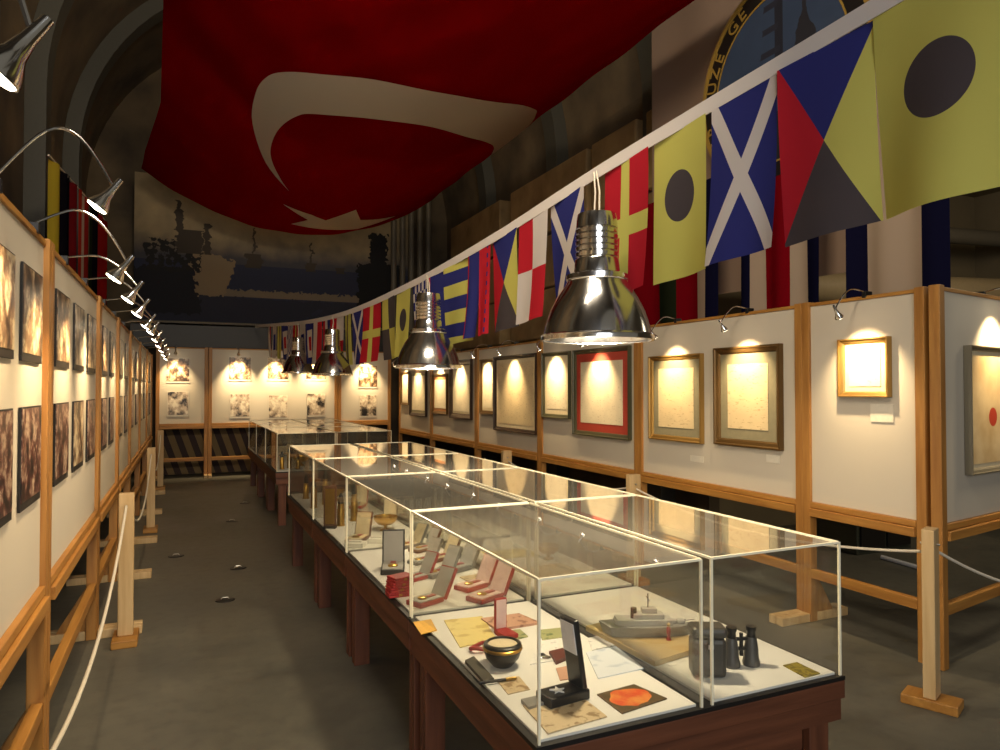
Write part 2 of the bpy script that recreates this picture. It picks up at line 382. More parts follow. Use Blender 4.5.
for k in range(3):
    panel(BX[k + 1] - BX[k] - 0.004, 0.91, 2.41, ((BX[k] + BX[k + 1]) / 2, YB + 0.05, 0), 0, BL[k], 'panels across the far end')
# return panel at the corner, turned towards the aisle
ra = math.atan2(0.18, 1.0)
panel(1.95, 0.75, 2.25, (4.06 + 0.975 * math.cos(ra), 2.755 + 0.975 * math.sin(ra), 0), ra, 'white panel turned at the corner, holding the grey-framed picture', 'panels of the framed pictures row', nofoot=(-1,))
# striped boards on the floor at the far end
m = Mat('diagonal_hazard_stripes'); st = ((m.x + m.z * 0.35) * 4.2).frac() < 0.5
stripe_mat = m.out(m.mix(rgb(44, 22, 14), rgb(118, 96, 58), st), 0.7)
for k, (x0, x1) in enumerate([(-0.36, 0.40), (0.48, 1.60), (1.68, 2.8)]):
    tag(MB().box(x0, x1, 14.82, 14.86, 0.02, 0.95).build('striped_barrier', stripe_mat), ['dark diagonally striped board under the narrow end panel', 'dark diagonally striped board behind the low rail at the far end', 'dark diagonally striped board hidden behind the far display cases'][k], 'barrier', 'striped boards at the far end')

# ------------------------------------------------------------------ pictures
def photo_mat(name, dark, mid, light, sc):
    m = Mat(name); a = m.noise(sc, 4, rnd=True, rough=0.6, stretch=(1, 1, 0.8)); b = m.noise(sc * 3.2, 3, rnd=True)
    c = m.mix(dark, mid, m.ramp(a, 0.38, 0.52)); c = m.mix(c, light, m.ramp(a * 0.7 + b * 0.3, 0.50, 0.60))
    return m.out(c, 0.35)
photo_sepia = photo_mat('sepia_photograph', rgb(54, 38, 26), rgb(138, 108, 80), rgb(216, 196, 160), 11)
photo_dark = photo_mat('dark_group_photograph', rgb(30, 22, 22), rgb(96, 50, 44), rgb(186, 160, 136), 18)
photo_ink = photo_mat('ink_drawing_photograph', rgb(26, 22, 20), rgb(190, 170, 146), rgb(236, 224, 200), 6)
caption_mat = plain('pale_caption_strip', rgb(222, 214, 196), 0.6)
def photo_board(w, h, loc, rz, mat, label, group, border=True):
    t = thing('photograph_board', label, 'photograph', loc, rz, group)
    MB().box(-w / 2, w / 2, -0.008, 0.0, -h / 2, h / 2).build('backing', black if border else caption_mat, t)
    MB().box(-w / 2 + 0.008, w / 2 - 0.008, -0.0105, -0.0082, -h / 2 + 0.03, h / 2 - 0.006).build('print', mat, t)
    return t
xp = XL + 0.0
pn = 0
rows = {0: 'upper', 1: 'lower'}
# (y centre, width) of the columns on each panel, near to far
cols = [(1.85, 0.38), (2.635, 0.37), (3.14, 0.38), (3.88, 0.40), (4.46, 0.40), (5.04, 0.40), (5.85, 0.34), (6.42, 0.34), (7.35, 0.36), (8.0, 0.36), (8.95, 0.38), (9.75, 0.38), (10.9, 0.4), (11.7, 0.4), (12.8, 0.4), (13.55, 0.4)]
for j, (yc, w) in enumerate(cols):
    for rw, (zc, h) in enumerate([(1.925, 0.35), (1.40, 0.37)]):
        photo_board(w, h, (XL - 0.036, yc, zc), PI / 2, (photo_sepia, photo_dark)[rw] if j % 4 else (photo_ink, photo_sepia)[rw],
                    '%s old photograph in the %s of the long row, counted from the entrance' % (ORD[j], 'top line' if rw == 0 else 'bottom line'), 'old photographs on the long panel row')
for k, (px, ys) in enumerate([(178, (370.5, 404)), (240, (369, 406)), (278, (369, 407)), (316, (369, 405)), (368, (377, 406))]):
    for rw in (0, 1):
        p = on_y(px, ys[rw], YB + 0.035); w = 0.40 if rw == 0 else 0.36
        photo_board(w, 0.46, (p.x, YB + 0.037, p.z), 0, photo_ink if rw else photo_sepia,
                    '%s photograph on the %s end panel column' % ('top' if rw == 0 else 'bottom', ORD[k]), 'photographs on the far end panels', border=False)

def frame_profile_mb(w, h, fw, d):
    """mitred picture frame, raised outer lip and inner slope"""
    prof = [(0, 0), (0, -d), (fw * 0.22, -d * 1.0), (fw * 0.35, -d * 0.72), (fw * 0.8, -d * 0.55), (fw, -d * 0.35), (fw, 0)]
    vs, fs = [], []; n = len(prof)
    for sx, sz in ((-1, -1), (1, -1), (1, 1), (-1, 1)):
        for o, y in prof: vs.append((sx * (w / 2 - o), y, sz * (h / 2 - o)))
    for c in range(4):
        for i in range(n): fs.append((c * n + i, c * n + (i + 1) % n, ((c + 1) % 4) * n + (i + 1) % n, ((c + 1) % 4) * n + i))
    return MB().add(vs, fs)
def paper_mat(name, base, ink, thr=0.6):
    m = Mat(name); a = m.noise(5, 4, rnd=True); b = m.noise(26, 3, rnd=True, stretch=(1, 1, 3.5))
    c = m.mix(base, tuple(v * 0.86 for v in base), m.ramp(a, 0.35, 0.7)); c = m.mix(c, ink, m.ramp(b, thr, thr + 0.12) * 0.6)
    return m.out(c, 0.5)
paper_tan = paper_mat('aged_document', rgb(226, 204, 160), rgb(150, 112, 70))
paper_pale = paper_mat('pale_document', rgb(236, 222, 190), rgb(160, 130, 90))
m = Mat('document_with_red_seal'); a = m.noise(5, 4); seal = hyp(m.x + 0.03, m.z + 0.05) < 0.06
paper_seal = m.out(m.mix(m.mix(rgb(220, 196, 150), rgb(190, 160, 112), m.ramp(a, 0.35, 0.7)), rgb(176, 60, 40), seal), 0.5)
gold_frame = Mat('gilded_frame').out(rgb(176, 140, 78), 0.38, 0.75)
bronze_frame = Mat('dark_bronze_frame').out(rgb(108, 82, 46), 0.4, 0.6)
green_frame = plain('dark_green_frame', rgb(74, 72, 50), 0.45)
grey_frame = Mat('grey_silver_frame').out(rgb(122, 116, 100), 0.45, 0.5)
dark_frame = plain('dark_brown_frame', rgb(52, 36, 26), 0.4)
mat_grey = plain('grey_green_mount', rgb(140, 132, 104), 0.7); mat_red = plain('red_mount', rgb(176, 62, 44), 0.7)
mat_cream = plain('cream_mount', rgb(220, 204, 168), 0.7)
mat_brown = plain('orange_brown_mount', rgb(168, 112, 64), 0.7)
def framed(w, h, fw, mt, fm, mm, pm, loc, rz, label, inner=0.6, d=0.045):
    t = thing('framed_picture', label, 'framed picture', loc, rz, 'framed pictures')
    frame_profile_mb(w, h, fw, d).build('frame', fm, t)
    iw, ih = w - 2 * fw, h - 2 * fw
    MB().box(-iw / 2 + 0.0005, iw / 2 - 0.0005, -0.012, -0.002, -ih / 2 + 0.0005, ih / 2 - 0.0005).build('mount', mm, t)
    s = mt
    MB().box(-iw / 2 + s, iw / 2 - s, -0.016, -0.0125, -ih / 2 + s, ih / 2 - s).build('print', pm, t)
    return t
def framed_px(x0, x1, y0, y1, fw, mt, fm, mm, pm, label, d=0.045):
    a, b = on_x(x0, (y0 + y1) / 2, XR - 0.01), on_x(x1, (y0 + y1) / 2, XR - 0.01); c = on_x((x0 + x1) / 2, (y0 + y1) / 2, XR - 0.01)
    yc = (a.y + b.y) / 2; w = abs(a.y - b.y); kk = Vector((XR, yc, 0)).dot(FW)
    h = (y1 - y0) * kk / F; zc = H + (389 - (y0 + y1) / 2) * kk / F
    framed(w, h, fw, mt, fm, mm, pm, (XR + 0.036, yc, zc), -PI / 2, label, d=d)
    return yc, zc, h
PX = [
 (837, 887, 338, 397, 0.035, 0.035, gold_frame, mat_cream, paper_pale, 'small gold-framed picture alone on the narrow panel'),
 (713, 779, 346, 447, 0.055, 0.085, bronze_frame, mat_grey, paper_tan, 'large dark bronze-framed document with a thin drawn figure'),
 (648, 700, 355, 441, 0.045, 0.075, gold_frame, mat_grey, paper_tan, 'gold-framed document with a grey mount beside the bronze frame'),
 (572, 628, 348, 437, 0.05, 0.09, green_frame, mat_red, paper_pale, 'dark green-framed picture with a red mount below the big pendant'),
 (541, 568, 352, 418, 0.045, 0.06, green_frame, mat_cream, paper_pale, 'green-framed pale picture beside the red-mounted one'),
 (493, 535, 355, 432, 0.05, 0.05, dark_frame, mat_cream, paper_tan, 'dark-framed yellowed document between two wooden posts'),
 (479, 493, 359, 414, 0.05, 0.04, bronze_frame, mat_cream, paper_pale, 'narrow-looking pale picture close past the wooden post'),
 (449, 470, 360, 419, 0.09, 0.03, dark_frame, mat_cream, paper_pale, 'picture in a thick almost black frame past the second pendant'),
 (431, 446, 374, 414, 0.05, 0.05, bronze_frame, mat_brown, paper_pale, 'picture with an orange-brown mount under the second pendant'),
 (409, 425, 370, 416, 0.06, 0.05, dark_frame, mat_grey, paper_pale, 'dark-framed pale picture under the second pendant lamp'),
 (400, 408, 372, 405, 0.05, 0.04, bronze_frame, mat_cream, paper_pale, 'farthest framed picture, almost in the far corner'),
]
pic_pos = [framed_px(*a) for a in PX]
# the picture on the return panel
px_loc = Vector((4.06, 2.755, 0)) + Vector((math.cos(ra), math.sin(ra), 0)) * 0.75
framed(0.80, 0.80, 0.03, 0.03, grey_frame, mat_cream, paper_seal, (px_loc.x, px_loc.y - 0.016, 1.52), ra, 'grey-framed document with a red mark on the corner panel')
for k, (x0, x1, y0, y1, lb) in enumerate([(870, 893, 404, 422, 'small white caption card below the small gold frame'), (690, 703, 456, 462, 'small caption card below the gold-framed document'), (766, 779, 455, 463, 'small caption card below the bronze frame')]):
    p = on_x((x0 + x1) / 2, (y0 + y1) / 2, XR + 0.03); kk = p.dot(FW) - H * FW.z
    a, b = on_x(x0, y0, XR + 0.03), on_x(x1, y0, XR + 0.03)
    tag(MB().box(-abs(a.y - b.y) / 2, abs(a.y - b.y) / 2, -0.002, 0.002, -(y1 - y0) / 2 * kk / F, (y1 - y0) / 2 * kk / F).build('caption_card', caption_mat, loc=(XR + 0.034, p.y, p.z), rz=-PI / 2), lb, 'caption card', 'caption cards')

# ------------------------------------------------------------------ picture lights
WARM = (1.0, 0.74, 0.41)
def picture_light(loc, rz, reach, rise, drop, power, label, group, spread=95, aimz=-0.62, head=1.0, tilt=35, aim_in=0.0):
    """gooseneck clamped on the panel top: local -y is into the room; arm rises, reaches out and droops"""
    t = thing('picture_light', label, 'picture light', loc, rz, group)
    pts = []
    for k in range(15):
        u = k / 14; y = -reach * u; z = 0.02 + rise * math.sin(min(1, u * 1.25) * PI / 2) - (drop + rise) * max(0, u - 0.35) ** 2 / 0.4225
        pts.append((0, y, z))
    MB().tube(pts, 0.005, 8).build('arm', chrome, t)
    MB().box(-0.015, 0.015, -0.03, 0.035, -0.012, 0.03, bev=0.003).build('clamp', dark_metal, t)
    e = Vector(pts[-1]); M = T(*e) @ R(math.radians(-tilt), 'X') if False else T(*e) @ R(math.radians(tilt), 'X')
    s = head
    MB().lathe([(0.009 * s, 0.035 * s), (0.012 * s, -0.01 * s), (0.018 * s, -0.04 * s), (0.036 * s, -0.075 * s), (0.036 * s, -0.082 * s), (0.0345 * s, -0.082 * s), (0.016 * s, -0.05 * s)], 20, M).build('head', chrome, t)
    MB().lathe([(0.010 * s, -0.055 * s), (0.032 * s, -0.080 * s), (0.030 * s, -0.085 * s), (0.012 * s, -0.089 * s)], 16, M).build('bulb', bulb_mat, t)
    l = bpy.data.lights.new('picture_spot', 'SPOT'); l.energy = power; l.color = WARM; l.spot_size = math.radians(spread); l.spot_blend = 1.0
    l.shadow_soft_size = 0.02
    o = bpy.data.objects.new('picture_spot', l); COL.objects.link(o); o.parent = t
    q = M @ Vector((0, 0, -0.1 * s)); o.location = q
    o.rotation_euler = (Vector((aim_in, 0.02, aimz)) - q).to_track_quat('-Z', 'Y').to_euler()
    return t
LAMPL = [(1.24, 2.10), (2.58, 2.22), (3.2, 2.08), (3.95, 2.08), (4.7, 2.08), (5.75, 2.09), (6.6, 2.11), (7.6, 2.11), (8.7, 2.11), (9.8, 2.11), (11.0, 2.11), (12.3, 2.11)]
for k, (y, z) in enumerate(LAMPL):
    rise = (0.30, 0.24, 0.10)[min(k, 2)] if k < 3 else 0.03
    picture_light((XL - 0.05, y, 2.262), PI / 2, 0.33, rise, 2.262 - z - 0.06, 32, '%s gooseneck picture light over the photograph row from the entrance' % ORD[k], 'picture lights over the photograph row', spread=82, aimz=-0.62)
PLN = ['small gold frame on the narrow panel', 'dark bronze frame', 'gold frame with a grey mount', 'red-matted picture', 'green-framed pale picture', 'yellowed document in the dark frame', 'narrow-looking pale picture', 'thick almost black frame', 'orange-brown mount', 'dark-framed picture under the second pendant', 'farthest framed picture']
for pidx in (0, 1, 2, 3, 4, 5, 6, 7, 8, 9, 10):
    yc = pic_pos[pidx][0]
    picture_light((XR + 0.05, yc, 2.262), -PI / 2, 0.29, 0.03, 0.12, 44 if pidx else 50, 'small picture light over the ' + PLN[pidx], 'picture lights over the framed pictures', spread=92, aimz=-0.56, head=0.8)
picture_light((px_loc.x, px_loc.y + 0.05, 2.262), ra, 0.29, 0.03, 0.06, 44, 'small picture light on the corner panel above the grey frame', 'picture lights over the framed pictures', spread=96, aimz=-0.5, head=0.8)
for k, px in enumerate((176, 238, 276, 314, 366)):
    x = on_y(px, 350, YB).x
    picture_light((x, YB + 0.05, 2.422), 0, 0.30, 0.03, 0.08, 105 if k else 60, 'picture light above the %s photograph column of the end panels' % ORD[k], 'picture lights over the end panels', spread=84, aimz=-0.68)

# ------------------------------------------------------------------ display tables and cases
def table(x0, x1, y0, y1, label, group):
    t = thing('display_table', label, 'table', ((x0 + x1) / 2, (y0 + y1) / 2, 0), 0, group); hx, hy = (x1 - x0) / 2, (y1 - y0) / 2
    MB().box(-hx, hx, -hy, hy, 0.638, 0.652).build('tabletop', black, t)
    MB().box(-hx - 0.0, hx + 0.0, -hy, hy, 0.575, 0.6375, bev=0.004).build('tabletop_edge', table_wood_flat, t)
    for a, b, c, d in ((-hx + 0.01, hx - 0.01, -hy + 0.01, -hy + 0.035), (-hx + 0.01, hx - 0.01, hy - 0.035, hy - 0.01), (-hx + 0.01, -hx + 0.035, -hy + 0.036, hy - 0.036), (hx - 0.035, hx - 0.01, -hy + 0.036, hy - 0.036)):
        MB().box(a, b, c, d, 0.50, 0.574).build('apron', table_wood_flat, t)
    for sx in (-1, 1):
        for sy in (-1, 1):
            cx, cy = sx * (hx - 0.085), sy * (hy - 0.075)
            b = MB().box(cx - 0.045, cx + 0.045, cy - 0.038, cy - 0.006, 0, 0.499, bev=0.003).box(cx - 0.045, cx + 0.045, cy + 0.006, cy + 0.038, 0, 0.499, bev=0.003)
            b.build('leg', table_wood, t)
    MB().box(-hx + 0.14, hx - 0.14, -hy + 0.06, -hy + 0.085, 0.40, 0.499).build('cross_rail', table_wood_flat, t)
    MB().box(-0.05, 0.05, -hy + 0.05, -hy + 0.058, 0.0, 0.499).build('front_post', table_wood, t)
    MB().box(-0.04, 0.04, hy - 0.09, hy - 0.05, 0.0, 0.499).build('back_post', table_wood, t)
    return t
G0, G1 = 0.660, 1.113
def case(x0, x1, y0, y1, label, group):
    t = thing('display_case', label, 'display case', ((x0 + x1) / 2, (y0 + y1) / 2, 0.652), 0, group)
    hx, hy, h, e = (x1 - x0) / 2 - 0.006, (y1 - y0) / 2 - 0.006, G1 - 0.652, 0.005
    MB().box(-hx + 0.012, hx - 0.012, -hy + 0.012, hy - 0.012, 0.0, 0.008).build('base_board', case_white, t)
    MB().box(-hx + e, hx - e, -hy + 0.0005, -hy + e, 0.0, h - e).build('glass_pane', glass, t)
    MB().box(-hx + e, hx - e, hy - e, hy - 0.0005, 0.0, h - e).build('glass_pane', glass, t)
    MB().box(-hx + 0.0005, -hx + e, -hy + e, hy - e, 0.0, h - e).build('glass_pane', glass, t)
    MB().box(hx - e, hx - 0.0005, -hy + e, hy - e, 0.0, h - e).build('glass_pane', glass, t)
    MB().box(-hx + e, hx - e, -hy + e, hy - e, h - e, h).build('glass_top', glass_dust_haze, t)
    b = MB(); w = 0.0038
    for sx in (-1, 1):
        for sy in (-1, 1): b.box(sx * hx - w, sx * hx + w, sy * hy - w, sy * hy + w, 0, h + w / 2)
        b.box(sx * hx - w, sx * hx + w, -hy + w, hy - w, h - w, h + w)
    for sy in (-1, 1): b.box(-hx + w, hx - w, sy * hy - w, sy * hy + w, h - w, h + w)
    b.build('edge_strip', edge_mat, t)
    return t
M1 = [(1.77, 2.985), (2.995, 4.325), (4.335, 5.53), (5.54, 6.9)]
for k, (y0, y1) in enumerate(M1):
    table(0.905, 2.11, y0 - (0.006 if k == 0 else 0), y1, ['reddish brown table under the nearest pair of cases', 'reddish brown table under the cases with red medal boxes', 'reddish brown table third from the entrance', 'reddish brown table at the end of the first row'][k], 'display tables')
    case(0.912, 1.497, y0, y1, ['nearest acrylic case, holding the black watch box', 'acrylic case holding the row of red medal boxes', 'acrylic case on the third table, aisle side', 'acrylic case on the fourth table, aisle side'][k], 'acrylic cases of the first row')
    case(1.527, 2.105, y0, y1, ['nearest acrylic case with ship model and binoculars', 'acrylic case behind the ship model, beside the medal boxes', 'acrylic case on the third table, framed pictures side', 'acrylic case on the fourth table, framed pictures side'][k], 'acrylic cases of the first row')
M2 = [(8.84, 10.15), (10.16, 11.47), (11.48, 12.8)]
for k, (y0, y1) in enumerate(M2):
    table(1.02, 2.46, y0, y1, '%s dark table of the second row at the far end' % ['nearest', 'middle', 'farthest'][k], 'display tables')
    case(1.03, 1.735, y0, y1, '%s acrylic case of the second row, aisle side' % ['nearest', 'middle', 'farthest'][k], 'acrylic cases of the second row')
    case(1.745, 2.45, y0, y1, '%s acrylic case of the second row, framed pictures side' % ['nearest', 'middle', 'farthest'][k], 'acrylic cases of the second row')

# ------------------------------------------------------------------ pendant lamps
HOOK_X = 1.66
def pendant(x, y, z, hook, power, label):
    t = thing('pendant_lamp', label, 'pendant lamp', (x, y, z), 0, 'pendant lamps over the cases')
    prof = [(0.212, 0.0), (0.214, 0.012), (0.205, 0.018), (0.198, 0.05), (0.18, 0.105), (0.152, 0.16), (0.12, 0.205), (0.112, 0.222)]
    inner = [(0.107, 0.222), (0.115, 0.2), (0.146, 0.156), (0.174, 0.102), (0.192, 0.048), (0.205, 0.001)]
    MB().lathe(prof + inner + [(0.212, 0.0)], 48, cap=False).build('shade', shade_metal, t)
    MB().lathe([(0.2075, -0.006), (0.218, -0.006), (0.218, 0.006), (0.2155, 0.006), (0.2155, 0.001), (0.2075, -0.002), (0.2075, -0.006)], 48, cap=False).build('rim', chrome, t)
    MB().lathe([(0.108, 0.223), (0.118, 0.226), (0.118, 0.243), (0.10, 0.25)], 40).build('collar', shade_metal, t)
    p = [(0.088, 0.2505), (0.084, 0.30)]
    for k in range(6):
        zb = 0.305 + k * 0.022; p += [(0.081, zb), (0.066, zb + 0.001), (0.066, zb + 0.007), (0.079, zb + 0.008)]
    p += [(0.077, 0.455), (0.072, 0.478), (0.03, 0.482)]
    MB().lathe(p, 40).build('housing', shade_metal, t)
    hz = hook[2] - z; hx = hook[0] - x; hy = hook[1] - y
    MB().tube([(-0.0, -0.018, 0.48), (hx * 0.5, hy * 0.5 - 0.016, (hz + 0.48) / 2), (hx - 0.014, hy - 0.01, hz)], 0.0035, 8).tube([(0, 0.018, 0.48), (hx * 0.5, hy * 0.5 + 0.016, (hz + 0.48) / 2), (hx - 0.014, hy + 0.01, hz)], 0.0035, 8).build('cord', rope_mat, t)
    MB().lathe([(0.012, 0.20), (0.03, 0.16), (0.045, 0.11), (0.03, 0.07), (0.006, 0.055)], 20).build('bulb', tube_mat if power else caption_mat, t)
    if not power: return
    l = bpy.data.lights.new('pendant_light', 'POINT'); l.energy = power; l.color = (1.0, 0.84, 0.60); l.shadow_soft_size = 0.06
    o = bpy.data.objects.new('pendant_light', l); COL.objects.link(o); o.parent = t; o.location = (0, 0, 0.03)

# signal flag string -------------------------------------------------------
def string_pt(y):
    """the halyard: slightly slack line overhead, from the far end panels to above the camera side"""
    P = [(0.2, 1.62, 2.70), (0.75, 1.64, 2.67), (1.28, 1.65, 2.65), (1.86, 1.62, 2.61), (2.58, 1.61, 2.575), (3.8, 1.65, 2.53), (5.4, 1.64, 2.475), (7.4, 1.58, 2.455), (9.6, 1.50, 2.54), (11.7, 1.42, 2.68), (14.2, 1.25, 2.85)]
    for i in range(len(P) - 1):
        if y <= P[i + 1][0] or i == len(P) - 2:
            p0 = P[max(i - 1, 0)]; p1 = P[i]; p2 = P[i + 1]; p3 = P[min(i + 2, len(P) - 1)]
            u = (y - p1[0]) / (p2[0] - p1[0])
            def cr(j):
                m1 = (p2[j] - p0[j]) / (p2[0] - p0[0]) * (p2[0] - p1[0]); m2 = (p3[j] - p1[j]) / (p3[0] - p1[0]) * (p2[0] - p1[0])
                return (2 * u**3 - 3 * u**2 + 1) * p1[j] + (u**3 - 2 * u**2 + u) * m1 + (-2 * u**3 + 3 * u**2) * p2[j] + (u**3 - u**2) * m2
            return Vector((cr(1), y, cr(2)))
FWD, FHT = 0.345, 0.53
CR, CB, CY, CK, CWH = rgb(198, 44, 58), rgb(54, 58, 128), rgb(216, 212, 112), rgb(84, 78, 82), rgb(226, 218, 214)
def flag_mat(kind):
    m = Mat('signal_flag_' + kind); x, z = m.x, m.z + FHT / 2; w, h = FWD, FHT
    d1 = z * (1 / h) - x * (1 / w); d2 = z * (1 / h) + x * (1 / w)
    k = kind
    if k == 'india': c = m.mix(CY, CK, hyp(x, z - 0.03) < 0.092)
    elif k == 'zulu': c = m.mix(m.mix(CK, CB, (d1 > 0)), m.mix(CR, CY, (d1 < 0)), (d1 * d2 < 0))
    elif k == 'mike': c = m.mix(CB, CWH, (d1.abs() < 0.10).either(d2.abs() < 0.10))
    elif k == 'romeo': c = m.mix(CR, CY, (x.abs() < 0.032).either(z.abs() < 0.038))
    elif k == 'uniform': c = m.mix(CR, CWH, (x * z) > 0)
    elif k == 'lima': c = m.mix(CY, CK, (x * z) > 0)
    elif k == 'bars': c = m.mix(CY, CB, ((z * (3.0 / h)) + 0.25).frac() < 0.5)
    elif k == 'blue': c = m.mix(CB, CR, x < -0.14)
    elif k == 'red': c = m.mix(CR, CB, ((z + x * 0.0) * 18).frac().both((x - 0.08).abs() < 0.02) > 0.5)
    elif k == 'tricolour': c = m.mix(m.mix(CR, CWH, x > -0.057), CB, x > 0.057)
    elif k == 'november': c = m.mix(CB, CWH, ((x * 11.6).frac() < 0.5)._m('COMPARE', ((z * 7.5).frac() < 0.5), 0.1))
    elif k == 'hotel': c = m.mix(CWH, CR, x > 0)
    elif k == 'whiskey': c = m.mix(m.mix(CB, CWH, (x.abs() < 0.11).both(z.abs() < 0.18)), CR, (x.abs() < 0.055).both(z.abs() < 0.09))
    elif k == 'quebec': c = m.mix(CY, CK, x.abs() < 0.03)
    elif k == 'sierra': c = m.mix(CWH, CB, (x.abs() < 0.08).both(z.abs() < 0.13))
    elif k == 'kilo': c = m.mix(CY, CB, x > 0)
    return m.cloth(c, 0.25)
FM = {k: flag_mat(k) for k in 'india zulu mike romeo uniform lima bars blue red tricolour november hotel whiskey quebec sierra kilo'.split()}
DESC = dict(india='yellow flag with a dark disc', zulu='four-triangle flag in red, blue, yellow and black', mike='blue flag with a white diagonal cross', romeo='red flag with a yellow cross', uniform='red and white quartered flag', lima='yellow and black quartered flag', bars='blue flag with yellow bars', blue='blue flag with a red edge', red='red flag with a dark dashed band', tricolour='red, white and blue upright-striped flag', november='blue and white checked flag', hotel='white and red halved flag', whiskey='blue flag with white and red rectangles', quebec='yellow flag with a dark upright band', sierra='white flag with a blue rectangle', kilo='yellow and blue halved flag')
# (pattern, y of the flag's centre) from the near end
seq = [('india', 0.93, 1.28), ('zulu', 1.28, 1.58), ('mike', 1.59, 1.86), ('india', 1.88, 2.18), ('romeo', 2.19, 2.52), ('mike', 2.66, 3.03), ('uniform', 3.04, 3.40), ('zulu', 3.41, 3.80), ('red', 3.81, 3.98), ('blue', 3.98, 4.17), ('bars', 4.18, 4.60), ('blue', 4.61, 4.93), ('november', 4.95, 5.35), ('india', 5.37, 5.77), ('lima', 5.79, 6.21), ('romeo', 6.24, 6.80), ('mike', 6.84, 7.24), ('quebec', 7.27, 7.6), ('uniform', 7.64, 8.22), ('tricolour', 8.26, 8.66), ('hotel', 8.7, 9.2), ('whiskey', 9.24, 9.64), ('sierra', 9.68, 10.2), ('romeo', 10.24, 10.66), ('november', 10.7, 11.1), ('whiskey', 11.14, 11.6), ('quebec', 11.64, 12.0), ('sierra', 12.04, 12.5), ('hotel', 12.54, 12.9)]
near = {0: ', nearest the entrance on the string', 1: ', largest of its pattern', 2: ', nearest of its pattern', 3: ', between the diagonal cross and the red flag', 4: ', just behind the big pendant lamp', 5: ', partly hidden by the big pendant', 6: ', nearest of its pattern', 7: ', beside the nearest quartered flag', 8: ' on the string', 9: ', next to the dashed red flag', 10: ' on the string', 11: ', farther one beside the yellow bars', 13: ', just past the second pendant', 14: ' on the string'}
for k, (kd, ya, yb) in enumerate(seq):
    y = (ya + yb) / 2; fw_ = yb - ya
    p = string_pt(y); q = string_pt(y + 0.1); r_ = string_pt(y - 0.1)
    d = (r_ - q).normalized(); yaw = math.atan2(d.y, d.x); slope = d.z / math.hypot(d.x, d.y)
    yaw += random.uniform(-0.07, 0.07) + (0.06 if k == 1 else 0)
    ph = random.uniform(0, 6.28); am = 0.010 if k else 0.022; kind_ = kd
    def fn(u, v, ph=ph, am=am, slope=slope, k=k):
        x = (u - 0.5) * FWD; s = 1 - v
        return (x, am * s * math.sin(u * 5.5 + ph + s * 1.5) + 0.03 * s * s * math.sin(ph * 2) , -s * FHT + slope * x * (fw_ / FWD) - 0.018 * s * math.sin(u * PI) * 0 + 0.0)
    mb = MB().grid(16, 20, fn); mb.open_ = True
    lb = DESC[kd] + near.get(k, ', %s flag of the string from the entrance' % (ORD[k] if k < 20 else {20: 'twenty-first', 21: 'twenty-second', 22: 'twenty-third', 23: 'twenty-fourth', 24: 'twenty-fifth', 25: 'twenty-sixth', 26: 'twenty-seventh', 27: 'twenty-eighth', 28: 'twenty-ninth', 29: 'thirtieth', 30: 'thirty-first', 31: 'thirty-second'}[k]))
    fo = mb.build('signal_flag', FM[kd], loc=p - Vector((0, 0, 0.022)), rz=yaw); fo.scale.x = fw_ / FWD
    tag(fo, lb, 'flag', 'signal flags on the long string')
b = MB()
ys = [0.2 + 0.1 * i for i in range(int(14.0 / 0.1) + 1)]; vs = []; fs = []
for y in ys:
    p = string_pt(y); vs += [p + Vector((-0.002, 0, -0.024)), p + Vector((-0.002, 0, 0.028)), p + Vector((0.002, 0, 0.028)), p + Vector((0.002, 0, -0.024))]
for i in range(len(ys) - 1):
    for j in range(4): fs.append((4 * i + j, 4 * i + (j + 1) % 4, 4 * i + 4 + (j + 1) % 4, 4 * i + 4 + j))
tag(MB().add(vs, fs).build('flag_tape', Mat('white_webbing').cloth(rgb(226, 218, 212), 0.1)), 'long white tape that the signal flags hang from', 'tape')

HY = [2.56, 4.95, 8.05, 10.2]
for k, (x, y, z, pw, lb) in enumerate([(1.44, 2.30, 1.84, 56, 'big metal pendant lamp hanging over the nearest cases'), (1.45, 4.36, 1.79, 52, 'metal pendant lamp second from the entrance'), (1.43, 7.49, 1.80, 0, 'dark pendant lamp third from the entrance, small in the distance'), (1.42, 9.85, 1.87, 0, 'dark pendant lamp farthest down the hall')]):
    h = string_pt(HY[k]); pendant(x, y, z, h, pw, lb)

# ------------------------------------------------------------------ the great red flag hung as a canopy
def xl(y):
    P = [(4.0, -0.1), (7.3, -0.2), (9.9, -0.29), (12.0, -0.56), (13.0, -0.66)]
    for (a, b), (c, d) in zip(P, P[1:]):
        if y <= c: return b + (d - b) * (y - a) / (c - a)
    return P[-1][1]
def zs(x, y):
    l = xl(y); s = (x - l) / (4.2 - l); s = min(max(s, -0.05), 1.05)
    return 5.29 + (5.18 - 5.29) * s - 0.8 * 4 * s * (1 - s)
m = Mat('red_flag_cloth'); a = m.noise(3, 3, stretch=(1, 0.2, 1))
flag_red = m.cloth(m.mix(rgb(132, 2, 5), rgb(152, 4, 8), a), 0.3)
flag_white = Mat('white_flag_cloth').cloth(rgb(232, 222, 204), 0.3)
t = thing('turkish_flag', 'huge red flag with white crescent and star slung under the roof', 'flag', (1.8, 9, 5))
def fsheet(u, v):
    y = 4.2 + v * (13.0 - 4.2); l = xl(y); x = l + u * (4.2 - l)
    return (x - 1.8, y - 9, zs(x, y) - 5 + 0.012 * math.sin(y * 5 + x * 2) * math.sin(x * 7))
mb = MB().grid(60, 80, fsheet); mb.open_ = True; mb.build('cloth', flag_red, t)
